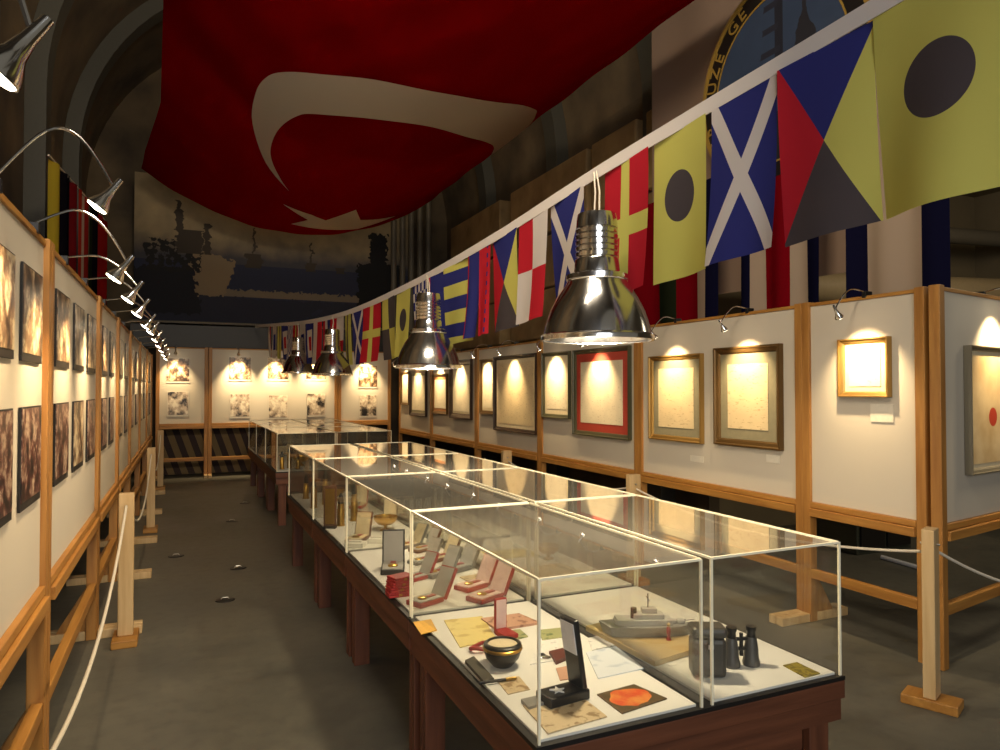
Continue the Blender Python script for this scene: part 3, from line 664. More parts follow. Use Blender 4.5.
def unproj(px, py):
    d = ray(px, py); c0 = Vector((0, 0, H)); lo = None
    tt = 3.0
    while tt < 16:
        p = c0 + d * tt
        if p.z > zs(p.x, min(p.y, 13.2)):
            a_, b_ = tt - 0.02, tt
            for _ in range(20):
                mm = (a_ + b_) / 2; p = c0 + d * mm
                if p.z > zs(p.x, min(p.y, 13.2)): b_ = mm
                else: a_ = mm
            return c0 + d * b_
        tt += 0.02
    return c0 + d * (13.0 / d.y)
outer = [(289, 190), (266, 162), (252.5, 122), (255.5, 92), (266, 76), (283, 70.5), (316, 72), (375, 78), (434, 90), (476, 97.5), (518, 103), (535, 108), (536, 113), (529, 124), (504, 147), (483, 163)]
inner = [(289, 190), (281, 178.5), (272, 160), (271, 145), (278.6, 128), (295, 115.5), (316, 112.6), (375, 117.6), (434, 126), (476, 138), (491, 143), (494, 147), (493, 150), (491, 154), (488, 159), (483, 163)]
def dense(P, n):
    Q = [unproj(*p) for p in P]; out = []
    for i in range(len(Q) - 1):
        p0, p1, p2, p3 = Q[max(i - 1, 0)], Q[i], Q[i + 1], Q[min(i + 2, len(Q) - 1)]
        for j in range(n):
            u = j / n
            out.append(0.5 * ((2 * p1) + (p2 - p0) * u + (2 * p0 - 5 * p1 + 4 * p2 - p3) * u * u + (3 * p1 - p0 - 3 * p2 + p3) * u ** 3))
    return out + [Q[-1]]
A, B = dense(outer, 5), dense(inner, 5); vs, fs = [], []; nn = 8
for a_, b_ in zip(A, B):
    for j in range(nn + 1):
        p = a_.lerp(b_, j / nn); x = min(p.x, 4.195); vs.append((x - 1.8, p.y - 9, zs(x, p.y) - 5 - 0.016))
for i in range(len(A) - 1):
    for j in range(nn): w = nn + 1; fs.append((i * w + j, i * w + j + 1, (i + 1) * w + j + 1, (i + 1) * w + j))
mb = MB().add(vs, fs, True); mb.open_ = True; mb.build('crescent', flag_white, t)
star = [(283, 203), (312, 214), (325, 219.7), (356, 208.7), (360.5, 219), (396, 215), (378, 222), (358, 228), (337, 229), (291, 223), (308, 219)]
Q = [unproj(*p) for p in star]; cen = unproj(334, 222); vs, fs = [], []
N = 6
for i in range(len(Q)):
    a_, b_ = Q[i], Q[(i + 1) % len(Q)]; base = len(vs)
    for r in range(N + 1):
        for c in range(N + 1):
            p = cen.lerp(a_.lerp(b_, c / N), r / N); vs.append((p.x - 1.8, p.y - 9, zs(p.x, min(p.y, 13.0)) - 5 - 0.016))
    for r in range(N):
        for c in range(N): w = N + 1; fs.append((base + r * w + c, base + r * w + c + 1, base + (r + 1) * w + c + 1, base + (r + 1) * w + c))
mb = MB().add(vs, fs, True); mb.open_ = True; mb.build('star', flag_white, t)

# ------------------------------------------------------------------ hanging banners and the round emblem
def banner(px0, px1, x, z0, z1, cols, label, wav=0.03):
    """cols: list of (share, colour); cloth banner in the plane X = x, hung vertically"""
    a, b = on_x(px0, 300, x), on_x(px1, 300, x); w = a.y - b.y
    m = Mat('banner_cloth_' + str(len(bpy.data.materials))); u = m.x * (1 / w) + 0.5; acc = 0; c = m.mix(cols[0][1], cols[0][1], 0.0)
    for sh, cc in cols[:-1]:
        acc += sh; nxt = cols[[q[1] for q in cols].index(cc) if False else cols.index((sh, cc)) + 1][1]
        c = m.mix(c, nxt, u > acc)
    mt = m.cloth(c, 0.25); ph = random.uniform(0, 6)
    mb = MB().grid(28, 12, lambda u_, v_: ((u_ - 0.5) * w, wav * math.sin(u_ * 14 + ph) * (1.2 - v_ * 0.6), z0 + (z1 - z0) * v_)); mb.open_ = True
    return tag(mb.build('hanging_banner', mt, loc=(x, (a.y + b.y) / 2, 0), rz=-PI / 2), label, 'banner', 'striped banners behind the panels')
NAVY, DRED, BEI, DGR = rgb(20, 20, 44), rgb(120, 10, 22), rgb(170, 150, 130), rgb(34, 40, 26)
banner(636, 719, 4.45, 2.15, 3.6, [(0.30, DRED), (0.24, DGR), (0.22, (DRED[0] * 0.99, DRED[1], DRED[2])), (0.12, BEI), (0.12, NAVY)], 'red and dark green banner behind the gold-framed document panel')
banner(742, 822, 4.45, 2.15, 3.4, [(0.14, NAVY), (0.16, BEI), (0.34, DRED), (0.18, (BEI[0] * 0.99, BEI[1], BEI[2])), (0.18, (NAVY[0] * 0.99, NAVY[1], NAVY[2]))], 'banner with a red stripe between pale and navy stripes')
banner(848, 950, 4.45, 2.2, 4.2, [(0.20, NAVY), (0.56, BEI), (0.24, (NAVY[0] * 0.99, NAVY[1], NAVY[2]))], 'wide beige banner with navy edges behind the corner post', 0.02)
# beige cloth carrying the round emblem
backc = Mat('dull_beige_cloth').cloth(rgb(150, 128, 112), 0.15)
c0 = on_x(792, 80, 4.75)
mb = MB().grid(30, 20, lambda u, v: ((u - 0.5) * 3.15, 0.03 * math.sin(u * 16) * (1 - abs(2 * u - 1) ** 2 * 0.5) + 0.06, 2.6 + v * 3.6)); mb.open_ = True
tag(mb.build('emblem_backcloth', backc, loc=(4.85, 5.07, 0), rz=-PI / 2), 'large dull beige cloth that the round emblem hangs against', 'cloth')
er = 0.92
m = Mat('emblem_face_paint'); X, Z = m.x, m.z; r_ = hyp(X, Z); fn_ = m.noise(6, 4)
c = m.mix(rgb(50, 66, 92), rgb(38, 52, 76), fn_)
c = m.mix(c, rgb(26, 28, 40), ((X - 0.03).abs() < 0.045).both(Z > -0.2))
c = m.mix(c, rgb(32, 34, 48), ((X + 0.06 + (fn_ - 0.5) * 0.2).abs() < 0.09).both(((Z * 5).frac() < 0.28).both(Z > -0.25)))
c = m.mix(c, rgb(30, 30, 38), (((X - 0.3).abs() + Z * 0.25 - 0.12 + (fn_ - 0.5) * 0.16) < 0.02).both(Z > -0.15))
c = m.mix(c, rgb(22, 24, 32), (hyp(X + 0.38, Z * 1.4) + fn_ * 0.08) < 0.12)
c = m.mix(c, rgb(20, 22, 30), Z < -0.3)
emb_face = m.out(c, 0.7)
t = thing('round_emblem', 'round blue emblem with a gold-lettered black ring and dark mast', 'emblem', (4.60, c0.y, c0.z), -PI / 2)
MX = R(PI / 2, 'X')
MB().lathe([(er * 0.785, 0.0), (er * 0.785, 0.03)], 64, MX).build('face', emb_face, t)
MB().lathe([(er * 0.79, 0.0), (er * 0.79, 0.035), (er * 0.955, 0.035), (er * 0.955, 0.0), (er * 0.79, 0.0)], 64, MX, cap=False).build('ring', black, t)
goldp = plain('gold_letter_paint', rgb(150, 120, 52), 0.5)
MB().lathe([(er * 0.958, 0.0), (er * 0.958, 0.045), (er, 0.045), (er, 0.0), (er * 0.958, 0.0)], 64, MX, cap=False).build('border', goldp, t)
MB().lathe([(er * 0.778, 0.0355), (er * 0.778, 0.04), (er * 0.795, 0.04), (er * 0.795, 0.0355), (er * 0.778, 0.0355)], 64, MX, cap=False).build('inner_border', goldp, t)
def letters(txt, a0, step):
    for i, ch in enumerate(txt):
        if ch == ' ': continue
        cu = bpy.data.curves.new('l', 'FONT'); cu.body = ch; cu.size = 0.17; cu.extrude = 0.004; cu.align_x = 'CENTER'
        o = bpy.data.objects.new('l', cu); COL.objects.link(o)
        me = bpy.data.meshes.new_from_object(o.evaluated_get(bpy.context.evaluated_depsgraph_get()))
        a = math.radians(a0 - step * i); rr = er * 0.82
        M = R(PI / 2, 'X') @ T(rr * math.cos(a), rr * math.sin(a), 0.04) @ R(a - PI / 2, 'Z')
        MB().add([v.co[:] for v in me.vertices], [tuple(p.vertices) for p in me.polygons], False, M).build('letter', goldp, t)
        bpy.data.objects.remove(o); bpy.data.meshes.remove(me); bpy.data.curves.remove(cu)
letters('İR MÜZE GE', 204, 9.5)
letters('KO', 56, 10)

# flags on the far side behind the photograph row
def side_flag(y, z, w, h, c, lb):
    m = Mat('side_flag_cloth_' + str(len(bpy.data.materials))); u = m.x * (1 / w) + 0.5
    cc = m.mix(c[0], c[1], u > 0.5) if len(c) == 2 else m.mix(m.mix(c[0], c[1], u > 0.33), c[2], u > 0.66)
    mt = m.cloth(cc, 0.2); ph = random.uniform(0, 6)
    mb = MB().grid(14, 10, lambda a, b_: ((a - 0.5) * w, 0.03 * math.sin(a * 9 + ph), -h * (1 - b_) + 0.10 * (a - 0.5) * w)); mb.open_ = True
    tag(mb.build('side_flag', mt, loc=(-1.12, y, z), rz=PI / 2), lb, 'flag', 'flags on the side string')
YL, DKR, DB = rgb(176, 156, 50), rgb(150, 30, 30), rgb(20, 18, 26)
side_flag(7.95, 3.80, 0.75, 1.7, [YL, DB], 'yellow and black flag nearest on the side string above the photographs')
side_flag(8.8, 3.89, 0.8, 1.7, [DB, rgb(110, 24, 30)], 'black and dark red flag second on the side string')
side_flag(9.75, 3.99, 0.9, 1.6, [rgb(170, 50, 36), rgb(180, 160, 140), rgb(150, 40, 36)], 'red flag with a pale upright stripe, third on the side string')
side_flag(10.8, 4.09, 0.9, 1.6, [DGR, DB], 'dark green flag fourth on the side string')
side_flag(12.0, 4.20, 1.0, 1.6, [DKR, rgb(140, 130, 120), DKR], 'red and white striped flag farthest on the side string')
tag(MB().tube([(-1.12, 7.4, 3.75), (-1.12, 9.7, 4.0), (-1.12, 12.7, 4.29)], 0.008, 8).build('side_string', rope_mat), 'thin cord carrying the flags behind the photograph row', 'cord')

# ------------------------------------------------------------------ rope barriers
def rope_post(x, y, h, label, base_turn=0.0, hw=0.045):
    t = thing('rope_post', label, 'rope post', (x, y, 0), base_turn, 'wooden rope posts')
    MB().box(-hw, hw, -0.03, 0.03, 0.05, h, bev=0.005).build('upright', pale_pine, t)
    MB().box(-0.075, 0.075, -0.13, 0.13, 0.0, 0.05, bev=0.006).build('base', pine_flat, t)
    MB().tube([(0, -0.045, h - 0.08), (0, 0.045, h - 0.08)], 0.006, 8).build('hook', steel, t)
    return t
lp = [(-0.34, 1.30), (-0.33, 5.22), (-0.33, 9.15), (-0.33, 12.9)]
for k, (x, y) in enumerate(lp): rope_post(x, y, 0.97, ['pale wooden rope post beside the first photograph panel, just out of sight', 'pale wooden rope post nearest along the photograph row', 'pale wooden rope post halfway along the photograph row', 'pale wooden rope post near the far end panels'][k])
rp = [(3.575, 2.46), (3.52, 5.05), (5.9, 2.15), (3.5, 7.6)]
for k, (x, y) in enumerate(rp): rope_post(x, y, 0.92, ['pale wooden rope post standing before the corner of the framed pictures row', 'pale wooden rope post behind the near cases', 'pale wooden rope post before the turned panel', 'pale wooden rope post farther along the framed pictures row'][k], base_turn=0.4 if k == 0 else 0, hw=0.056)
def rope(a, b, sag, label):
    a, b = Vector(a), Vector(b); pts = []
    for k in range(25):
        u = k / 24; p = a.lerp(b, u); p.z -= sag * 4 * u * (1 - u); pts.append(p)
    tag(MB().tube(pts, 0.008, 10).build('barrier_rope', rope_mat), label, 'rope', 'white barrier ropes')
for k in range(3):
    (x0, y0), (x1, y1) = lp[k], lp[k + 1]
    rope((x0, y0 + 0.04, 0.89), (x1, y1 - 0.04, 0.89), 0.36, ['white rope sagging from the nearest post towards the entrance', 'white rope between the nearest and halfway posts of the photograph row', 'white rope between the last two posts of the photograph row'][k])
rope((3.57, 2.51, 0.79), (3.52, 5.0, 0.80), 0.12, 'white rope passing behind the near cases')
rope((3.64, 2.46, 0.79), (5.86, 2.16, 0.79), 0.30, 'white rope sagging before the turned panel')
rope((3.52, 5.1, 0.80), (3.5, 7.55, 0.80), 0.13, 'white rope farther along the framed pictures row')
# floor tie-down plates
for k, (px, py) in enumerate([(238, 568), (176, 556), (232, 521), (245, 503), (225, 600)]):
    p = on_z(px, py, 0)
    t = thing('deck_fitting', 'small round tie-down plate in the aisle floor, %s from the entrance' % ['second', 'third', 'fourth', 'fifth', 'first'][k], 'deck fitting', (p.x, p.y, 0), 0, 'tie-down plates in the floor')
    MB().lathe([(0.075, 0.0), (0.07, 0.006), (0.045, 0.008)], 24).build('plate', dark_metal, t)
    MB().tube([(-0.03, 0, 0.008), (-0.02, 0, 0.02), (0.02, 0, 0.02), (0.03, 0, 0.008)], 0.004, 6).build('ring', steel, t)

# ------------------------------------------------------------------ things in the cases
ZT = 0.6605
def flat(name, pxs, th, mat, label, cat, z=ZT, group=None):
    P = [on_z(px, py, z + th) for px, py in pxs]; c = sum(P, Vector()) / len(P)
    return tag(MB().prism([(p.x - c.x, p.y - c.y) for p in P], 0, th).build(name, mat, loc=(c.x, c.y, z)), label, cat, group)
def inkpaper(name, base, ink, sc=30, thr=0.55):
    m = Mat(name); a = m.noise(sc, 3, rnd=True, stretch=(1, 1, 1)); return m.out(m.mix(base, ink, m.ramp(a, thr, thr + 0.08)), 0.5)
paper_w = inkpaper('printed_white_paper', rgb(238, 236, 230), rgb(190, 190, 190), 60, 0.6)
paper_y = inkpaper('yellow_certificate', rgb(232, 212, 130), rgb(206, 180, 96), 18)
paper_o = plain('orange_card', rgb(232, 176, 66), 0.6); olive = inkpaper('olive_caption', rgb(150, 134, 40), rgb(110, 96, 26), 60, 0.5)
m = Mat('orange_flower_print'); a = m.noise(14, 3); blob = (hyp(m.x * 0.8, m.y) + a * 0.05) < 0.085
flower = m.out(m.mix(m.mix(rgb(110, 84, 48), rgb(76, 66, 40), a), m.mix(rgb(222, 84, 34), rgb(236, 150, 70), m.ramp(a, 0.4, 0.65)), blob), 0.4)
pinkb = inkpaper('pinkish_booklet_cover', rgb(204, 158, 132), rgb(150, 104, 84), 24); greenb = inkpaper('green_postcard', rgb(170, 172, 120), rgb(104, 120, 72), 28)
blue_w = inkpaper('pale_blue_sheet', rgb(226, 232, 238), rgb(200, 210, 222), 14)
tanp = inkpaper('tan_paper', rgb(214, 192, 152), rgb(160, 132, 92), 34)
S = 'papers in the nearest case'
flat('orange_card', [(413, 622), (431, 619), (437, 630), (421, 634)], 0.003, paper_o, 'small orange card at the aisle corner of the nearest case', 'card')
flat('certificate', [(444, 620), (482, 616), (497, 639), (460, 647)], 0.004, paper_y, 'yellow certificate lying in the nearest case', 'paper', group=S)
flat('booklet', [(481, 618), (519, 613), (540, 622), (497, 629)], 0.010, pinkb, 'pinkish brown booklet behind the white lid', 'booklet')
flat('postcard', [(537, 630), (566, 627), (574, 635), (543, 640)], 0.004, greenb, 'pale green postcard behind the black watch box', 'postcard')
flat('postcard', [(496, 632), (520, 629), (528, 636), (508, 641)], 0.004, greenb, 'green postcard right behind the round instrument', 'postcard')
flat('document', [(538, 641), (560, 638), (556, 660), (530, 664)], 0.003, paper_w, 'white printed sheet in the middle of the nearest case', 'paper', group=S)
flat('document', [(586, 652), (616, 646), (644, 668), (598, 678)], 0.004, blue_w, 'pale blue-white sheet beside the black watch box', 'paper', group=S)
flat('document', [(588, 638), (604, 634), (622, 643), (592, 650)], 0.003, paper_w, 'small white sheet near the divider of the nearest case', 'paper', group=S)
flat('small_book', [(549, 651), (566, 647), (571, 655), (556, 661)], 0.014, plain('dark_red_brown_cover', rgb(96, 44, 34), 0.5), 'small dark book in front of the pale green postcard', 'book')
flat('picture_card', [(597, 694), (634, 684), (667, 698), (622, 713)], 0.004, flower, 'picture card with an orange flower near the front edge', 'card')
flat('document', [(523, 705), (585, 699), (607, 716), (548, 733)], 0.004, tanp, 'beige paper in front of the black watch box', 'paper', group=S)
flat('document', [(497, 680), (519, 676), (530, 689), (508, 694)], 0.003, tanp, 'small tan note under the pen', 'paper', group=S)
flat('document', [(556, 668), (571, 665), (574, 678), (560, 680)], 0.003, pinkb, 'pinkish slip beside the black watch box', 'paper', group=S)
t = flat('cloth_strap', [(465, 660), (474, 656), (494, 678), (484, 681)], 0.012, plain('dark_grey_webbing', rgb(74, 70, 60), 0.8), 'dark grey strap lying at the aisle edge', 'strap')
p, q = on_z(479, 683, 0.67), on_z(517, 678, 0.67)
t = thing('pen', 'dark slim pen lying across the tan note', 'pen', p); d = q - p
MB().tube([(0, 0, 0), tuple(d * 0.7)], 0.005, 10).build('barrel', black, t)
MB().tube([tuple(d * 0.705), tuple(d * 0.97), tuple(d)], [0.006, 0.005, 0.001], 10).build('cap', brass, t)
p = on_z(540, 690, 0.668); flat('belt_buckle', [(521, 699), (538, 695), (545, 702), (529, 707)], 0.012, grey_metal, 'small grey buckle beside the black watch box', 'buckle')
# bracelet
p = on_z(482, 650, ZT)
ringpts = [(0.045 * math.cos(a), 0.03 * math.sin(a), 0.012 + 0.006 * math.sin(2 * a)) for a in [2 * PI * k / 24 for k in range(23)]]
tag(MB().tube(ringpts, 0.008, 8).build('bead_bracelet', red_leather, loc=p), 'dark red bead string curled beside the round instrument', 'bead string')
# round dark instrument (compass bowl)
p = on_z(506, 668, ZT)
t = thing('compass_bowl', 'round dark compass bowl with a glass top', 'compass', (p.x, p.y + 0.03, ZT))
MB().lathe([(0.035, 0), (0.045, 0.012), (0.06, 0.03), (0.068, 0.055), (0.068, 0.078), (0.06, 0.083), (0.056, 0.083), (0.054, 0.072)], 36).build('bowl', black_leather, t)
MB().lathe([(0.069, 0.058), (0.072, 0.06), (0.072, 0.068), (0.069, 0.07)], 36, cap=False).build('ring', brass, t)
MB().lathe([(0.053, 0.073), (0.053, 0.076)], 32).build('dial', mat_cream, t)
# white upright lid behind it
p = on_z(511, 640, ZT)
t = thing('lidded_box', 'small red box with its tall white-lined lid standing open', 'box', (p.x, p.y + 0.05, ZT), 0.1)
MB().box(-0.03, 0.03, -0.05, 0.035, 0, 0.02, bev=0.003).build('base', red_leather, t)
MB().box(-0.027, 0.027, 0.037, 0.05, 0.0, 0.14, bev=0.003).build('lid', red_leather, t)
MB().box(-0.023, 0.021, 0.033, 0.0365, 0.022, 0.135).build('lid_lining', pink_lining, t)
# black watch box, tall lid
p = on_z(563, 702, ZT)
t = thing('watch_box', 'black box with a silver star and a tall lid standing open', 'box', (p.x, p.y + 0.01, ZT), 0.12)
MB().box(-0.07, 0.085, -0.04, 0.045, 0, 0.034, bev=0.006).build('base', black_leather, t)
M = T(0.065, 0.0, 0.034) @ R(math.radians(-9), 'Y')
MB().box(-0.008, 0.012, -0.038, 0.042, 0.0, 0.225, M, bev=0.005).build('lid', black_leather, t)
MB().box(-0.0115, -0.0085, -0.033, 0.037, 0.115, 0.215, M).build('lid_lining', plain('white_satin', rgb(232, 230, 232), 0.4), t)
b = MB(); pts = []
for k in range(10): a = k * PI / 5; r_ = 0.026 if k % 2 == 0 else 0.009; pts.append((r_ * math.cos(a), r_ * math.sin(a)))
b.prism(pts, 0.0345, 0.039, T(-0.015, 0, 0)).build('star', case_white, t)
# small silver medal
p = on_z(546, 659, ZT); t = thing('silver_medal', 'small dark silver medal on white paper', 'medal', p)
MB().lathe([(0.018, 0.0035), (0.018, 0.007), (0.013, 0.009)], 20).build('disc', silver, t)
MB().box(-0.012, 0.012, 0.019, 0.045, 0.0035, 0.006).build('ribbon', dark_metal, t)

# open medal boxes in the second case
def medal_box(x, y, rz, s, mat, lining, label, tilt=18, group='open medal boxes'):
    t = thing('medal_box', label, 'medal box', (x, y, ZT), rz, group)
    MB().box(-0.05 * s, 0.05 * s, -0.085 * s, 0.06 * s, 0, 0.022 * s, bev=0.004).build('base', mat, t)
    MB().box(-0.043 * s, 0.043 * s, -0.078 * s, 0.053 * s, 0.0222 * s, 0.026 * s).build('cushion', lining, t)
    M = T(0, 0.062 * s, 0.012 * s) @ R(math.radians(-tilt), 'X')
    MB().box(-0.05 * s, 0.05 * s, 0.0, 0.018 * s, 0, 0.15 * s, M, bev=0.004).build('lid', mat, t)
    MB().box(-0.043 * s, 0.043 * s, -0.004 * s, -0.0005, 0.008 * s, 0.143 * s, M).build('lid_lining', lining, t)
    MB().lathe([(0.022 * s, 0.0262 * s), (0.022 * s, 0.031 * s), (0.016 * s, 0.034 * s)], 20, T(0, -0.03 * s, 0)).build('medal', brass, t)
    MB().box(-0.012 * s, 0.012 * s, -0.006 * s, 0.045 * s, 0.0262 * s, 0.03 * s).build('ribbon', red_leather, t)
satin_g = plain('grey_satin', rgb(176, 174, 168), 0.5); greyb = plain('grey_box_cover', rgb(120, 118, 112), 0.5); browng = plain('brown_box_cover', rgb(108, 66, 44), 0.5)
def at(px, py): p = on_z(px, py, ZT); return p.x, p.y
mbx = [(430, 605, 1.15, red_leather, satin_g, 'open red medal box nearest the aisle glass in the second case'),
       (490, 601, 1.2, red_leather, pink_lining, 'open red medal box nearest the divider in the second case'),
       (476, 590, 1.15, red_leather, pink_lining, 'open red medal box just behind the one nearest the divider'),
       (418, 581, 1.0, red_leather, satin_g, 'open red medal box with a pale lid beside the black box'),
       (440, 577, 1.1, greyb, satin_g, 'grey open medal box in the middle row of the second case'),
       (466, 571, 1.25, greyb, satin_g, 'largest grey open medal box of the second case'),
       (424, 564, 1.0, greyb, satin_g, 'grey open medal box behind the middle row'),
       (424, 552, 1.0, browng, satin_g, 'brown open medal box behind the grey ones'),
       (452, 560, 1.1, browng, mat_cream, 'brown open medal box with cream lining'),
       (410, 548, 1.05, greyb, mat_cream, 'grey open medal box with cream lining, farthest in the second case')]
for px, py, s, a, b_, lb in mbx:
    x, y = at(px, py); medal_box(min(max(x, 1.01), 1.37), y + 0.04, -1.15, s * 0.88, a, b_, lb, tilt=30)
x, y = at(393, 570); medal_box(x, y, -0.3, 1.25, black_leather, satin_g, 'black open medal box close to the aisle glass', tilt=8)
for k in range(4):
    x, y = at(400, 597); a = k * 0.024
    t = thing('flat_red_case', '%s flat red case of the stack by the aisle glass' % ['bottom', 'second', 'third', 'top'][k], 'case', (x + 0.004 * k, y + 0.03, ZT + a), 0.1 * k, 'stacked flat red cases')
    MB().box(-0.055, 0.055, -0.04, 0.04, 0, 0.011, bev=0.003).build('base', red_leather, t); MB().box(-0.055, 0.055, -0.04, 0.04, 0.0125, 0.0235, bev=0.003).build('lid', red_leather, t)
    MB().box(-0.008, 0.008, -0.043, -0.0405, 0.007, 0.017).build('clasp', brass, t)
x, y = at(520, 590); tag(MB().box(-0.09, 0.09, -0.12, 0.10, 0, 0.004).build('document', tanp, loc=(x - 0.09, y + 0.25, ZT), rz=0.1), 'tan paper lying behind the red medal boxes', 'paper')

# ship model on a tan base, cylinder case, binoculars in the second nearest case
pa = [on_z(px, py, ZT + 0.02) for px, py in [(572, 628), (640, 612), (690, 648), (640, 664)]]
c = sum(pa, Vector()) / 4
t = thing('ship_model', 'grey ship model lying on a tan base board', 'ship model', (c.x + 0.065, c.y, ZT), 0)
tanb = plain('tan_base_board', rgb(196, 168, 110), 0.6, scale=10)
MB().prism([((p.x - c.x) * 1.0, (p.y - c.y) * 1.0) for p in pa], 0, 0.02).build('base_board', tanb, t)
ax = ((pa[1] + pa[2]) / 2 - (pa[0] + pa[3]) / 2); ay = ((pa[0] + pa[1]) / 2 - (pa[3] + pa[2]) / 2)
ang = math.atan2((pa[2] - pa[0]).y, (pa[2] - pa[0]).x)
L = (pa[2] - pa[0]).length * 0.40
MR = R(math.radians(68), 'Z') if False else R(ang + 0.5, 'Z')
def hull(L, w, z0, z1, flare=1.0): 
    n = 12; pts = []
    for k in range(n + 1):
        u = -1 + 2 * k / n; pts.append((u * L, w * (1 - max(0, u) ** 2.4) * (1 - 0.25 * max(0, -u) ** 4)))
    pl = pts + [(x, -y) for x, y in pts[::-1][1:-1]]
    return pl
pl = hull(L, 0.055, 0, 0)
b = MB(); n = len(pl)
b.add([(x * 0.92, y * 0.7, 0.0205) for x, y in pl] + [(x, y, 0.062) for x, y in pl], [tuple(range(n))[::-1], tuple(range(n, 2 * n))] + [(i, (i + 1) % n, n + (i + 1) % n, n + i) for i in range(n)], False, MR)
b.build('hull', plain('model_ship_grey', rgb(142, 140, 136), 0.5), t)
gm = plain('model_ship_pale_grey', rgb(186, 184, 180), 0.5)
b = MB()
for (u, w, l, z0, z1) in [(-0.1, 0.036, 0.11, 0.0625, 0.085), (0.0, 0.028, 0.06, 0.0851, 0.105), (-0.45, 0.025, 0.05, 0.0625, 0.08), (0.02, 0.018, 0.03, 0.1052, 0.125)]:
    b.box(u * L - l, u * L + l, -w, w, z0, z1, MR, bev=0.003)
b.build('superstructure', gm, t)
b = MB().tube([(0, 0, 0.125), (0, 0, 0.18)], 0.002, 6, MR).tube([(0, -0.03, 0.16), (0, 0.03, 0.16)], 0.0015, 6, MR).lathe([(0.013, 0.085), (0.012, 0.125)], 14, MR @ T(-0.3 * L, 0, 0))
b.build('mast', dark_metal, t)
for u in (0.5, 0.68):
    g = MB().box(u * L - 0.015, u * L + 0.015, -0.014, 0.014, 0.0625, 0.078, MR, bev=0.003).tube([(u * L + 0.01, 0, 0.072), (u * L + 0.055, 0, 0.078)], 0.002, 6, MR)
    g.build('gun_turret', gm, t)
p = on_z(658, 642, ZT + 0.02); p.x += 0.05
t = thing('small_figurine', 'tiny dark red figurine standing beside the ship model', 'figurine', (p.x, p.y, ZT + 0.02))
MB().lathe([(0.010, 0), (0.009, 0.006), (0.006, 0.012), (0.008, 0.03), (0.009, 0.045), (0.004, 0.052)], 14).build('body', red_leather, t)
MB().lathe([(0.002, 0.0505), (0.006, 0.055), (0.0065, 0.061), (0.002, 0.066)], 14).build('head', tanb, t)
# leather binocular case (pair of tall dark cylinders) 
p = on_z(708, 682, ZT)
dark_leather = plain('worn_dark_leather', rgb(66, 62, 56), 0.45, scale=14)
t = thing('binocular_case', 'tall dark leather carrying case with a strap', 'carrying case', (p.x + 0.04, p.y + 0.05, ZT), -0.45)
b = MB()
MB().box(-0.058, 0.058, -0.042, 0.042, 0, 0.135, bev=0.016).build('body', dark_leather, t)
MB().box(-0.062, 0.062, -0.046, 0.046, 0.136, 0.172, bev=0.014).build('lid', dark_leather, t)
MB().box(-0.011, 0.011, -0.05, -0.0465, 0.09, 0.15).build('strap', black_leather, t)
MB().box(-0.009, 0.009, -0.053, -0.0505, 0.105, 0.12).build('buckle', steel, t)
p = on_z(744, 672, ZT)
t = thing('binoculars', 'pair of dark binoculars standing on their lenses', 'binoculars', (p.x + 0.035, p.y + 0.05, ZT), -0.25)
for s in (-1, 1):
    MB().lathe([(0.030, 0), (0.031, 0.012), (0.026, 0.03), (0.024, 0.065), (0.021, 0.085), (0.0185, 0.10)], 26, T(s * 0.038, 0, 0)).build('barrel', plain('binocular_grey', rgb(84, 82, 80), 0.35, 0.3), t)
    MB().lathe([(0.016, 0.101), (0.015, 0.12), (0.019, 0.127), (0.019, 0.138), (0.012, 0.138)], 22, T(s * 0.038, 0, 0)).build('eyepiece', black_leather, t)
MB().box(-0.02, 0.02, -0.008, 0.008, 0.055, 0.066, bev=0.002).box(-0.024, 0.024, -0.008, 0.008, 0.09, 0.10, bev=0.002).lathe([(0.007, 0.035), (0.007, 0.115)], 14).build('bridge', dark_metal, t)
flat('olive_label', [(783, 665), (797, 662), (820, 673), (805, 677)], 0.003, olive, 'olive green caption strip near the case corner', 'caption card')
flat('case_liner', [(641, 664), (700, 651), (834, 672), (716, 706)], 0.0015, plain('bright_white_card', rgb(246, 246, 246), 0.6, vary=0.01), 'white card sheet under the binoculars', 'card') if False else None

# other exhibits farther along
def stand(x, y, w, h, mat, label):
    t = thing('caption_stand', label, 'stand', (x, y, ZT), -0.5)
    MB().box(-w, w, -w * 0.7, w * 0.7, 0, h, bev=0.004).build('block', mat, t)
    MB().box(-w * 0.7, w * 0.7, -w * 0.3, w * 0.3, h + 0.0005, h + 0.01).build('card', paper_w, t)
def plaque(px, py, w, h, mat, label, cat='plaque'):
    x, y = at(px, py); t = thing('standing_plaque', label, cat, (x, y, ZT), -0.35)
    MB().box(-w / 2, w / 2, -0.03, 0.03, 0, 0.015, bev=0.003).build('foot', black, t)
    MB().box(-w / 2, w / 2, -0.008, 0.012, 0.0155, h, bev=0.004).build('plate', mat, t)
    MB().box(-w / 2 + 0.012, w / 2 - 0.012, -0.0105, -0.0082, 0.03, h - 0.02).build('panel', brass, t)
plaque(330, 528, 0.09, 0.30, browng, 'tall brown plaque standing by the aisle glass of the third case')
x, y = at(352, 547); stand(x + 0.02, y, 0.06, 0.03, case_white, 'white block with a card in the third case, aisle side')
x, y = at(372, 543); stand(x + 0.03, y, 0.05, 0.03, case_white, 'smaller white block with a card in the third case')
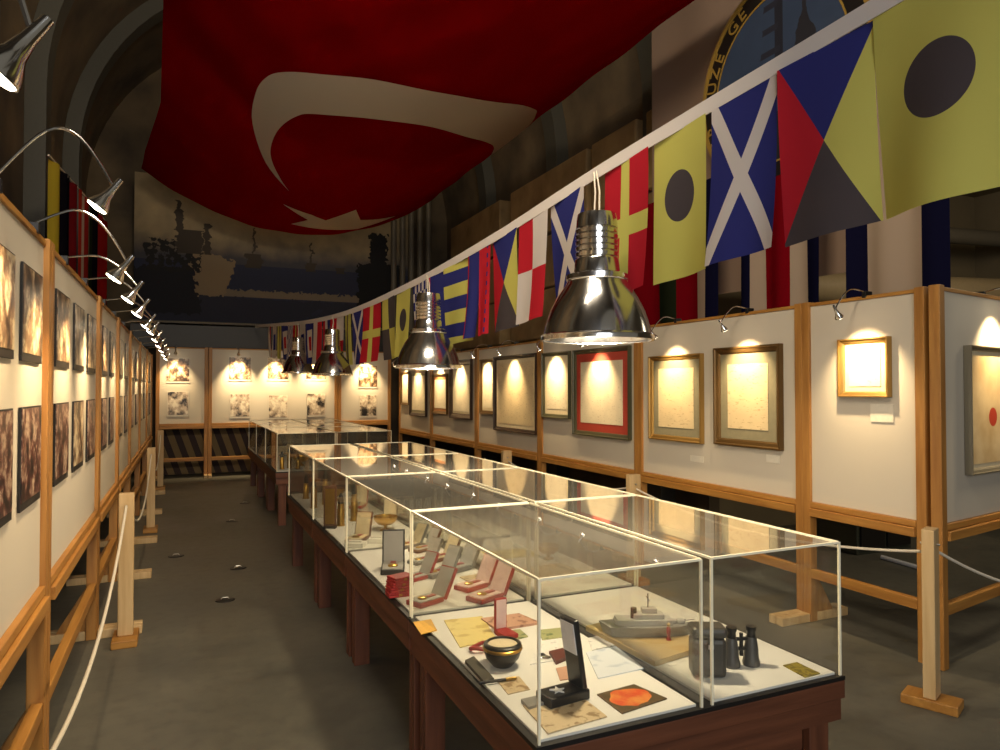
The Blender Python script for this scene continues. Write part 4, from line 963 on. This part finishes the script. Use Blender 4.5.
def bowl(x, y, s, label, mat=brass):
    t = thing('trophy_bowl', label, 'bowl', (x, y, ZT), 0)
    MB().lathe([(0.04 * s, 0), (0.035 * s, 0.008 * s), (0.01 * s, 0.018 * s), (0.012 * s, 0.035 * s)], 24).build('foot', mat, t)
    MB().lathe([(0.012 * s, 0.0355 * s), (0.05 * s, 0.045 * s), (0.08 * s, 0.075 * s), (0.085 * s, 0.1 * s), (0.08 * s, 0.1 * s), (0.074 * s, 0.077 * s), (0.03 * s, 0.05 * s)], 28).build('bowl', mat, t)
bowl(1.30, 4.85, 1.0, 'brass bowl on a foot in the third case'); bowl(1.25, 6.35, 0.9, 'brass bowl on a foot in the fourth case'); bowl(1.40, 9.4, 1.2, 'brass bowl in the nearest case of the second row')
def shell_case(x, y, h, label, mat=brass):
    t = thing('shell_casing', label, 'shell casing', (x, y, ZT), 0, 'upright shell casings')
    MB().lathe([(0.030, 0), (0.030, 0.008), (0.026, 0.012), (0.026, h * 0.75), (0.022, h * 0.8), (0.022, h)], 24).build('casing', mat, t)
    MB().lathe([(0.021, h + 0.0005), (0.02, h + 0.03), (0.012, h + 0.06), (0.002, h + 0.075)], 20).build('tip', dark_metal, t)
for x, y, h, lb in [(1.05, 5.15, 0.16, 'shell casing in the third case by the aisle glass'), (1.18, 5.30, 0.2, 'taller shell casing in the third case'), (1.0, 6.0, 0.18, 'shell casing by the aisle glass of the fourth case'), (1.12, 6.15, 0.22, 'tall shell casing in the fourth case'), (1.02, 6.55, 0.14, 'short shell casing in the fourth case'),
                    (1.12, 9.05, 0.15, 'shell casing in the corner of the second row'), (1.22, 9.15, 0.2, 'tall shell casing beside the corner one in the second row'), (1.3, 8.98, 0.12, 'short shell casing in the second row')]:
    shell_case(x, y, h, lb)
for k, (x, y, rz) in enumerate([(1.05, 4.6, 0.3), (1.42, 5.2, 0.1), (1.35, 5.9, 0.2), (1.15, 10.6, 0.1), (1.4, 10.9, 0.4)]):
    medal_box(x, y, -rz - 0.3, 1.1, [browng, greyb, red_leather, browng, greyb][k], mat_cream, ['brown medal box open in the third case', 'grey medal box open near the third case divider', 'red medal box open in the fourth case', 'brown medal box in the middle case of the second row', 'grey medal box in the middle case of the second row'][k])
for k, (x, y, w, h, rz, mt) in enumerate([(1.82, 3.4, 0.3, 0.22, 0.1, tanp), (1.80, 3.85, 0.3, 0.2, -0.1, paper_y), (1.8, 4.8, 0.3, 0.3, 0.0, tanp), (1.82, 6.0, 0.32, 0.3, 0.1, paper_w), (2.1, 9.5, 0.4, 0.3, 0, tanp)]):
    tag(MB().box(-w / 2, w / 2, -h / 2, h / 2, 0, 0.004).build('open_document', mt, loc=(x, y, ZT), rz=rz), ['tan document in the case behind the ship model', 'yellowish document farther back behind the ship model', 'tan document in the third case, framed pictures side', 'white document in the fourth case, framed pictures side', 'tan document in the second row of cases'][k], 'paper')
bowl(1.95, 3.65, 0.8, 'small brass bowl behind the ship model case', brass)
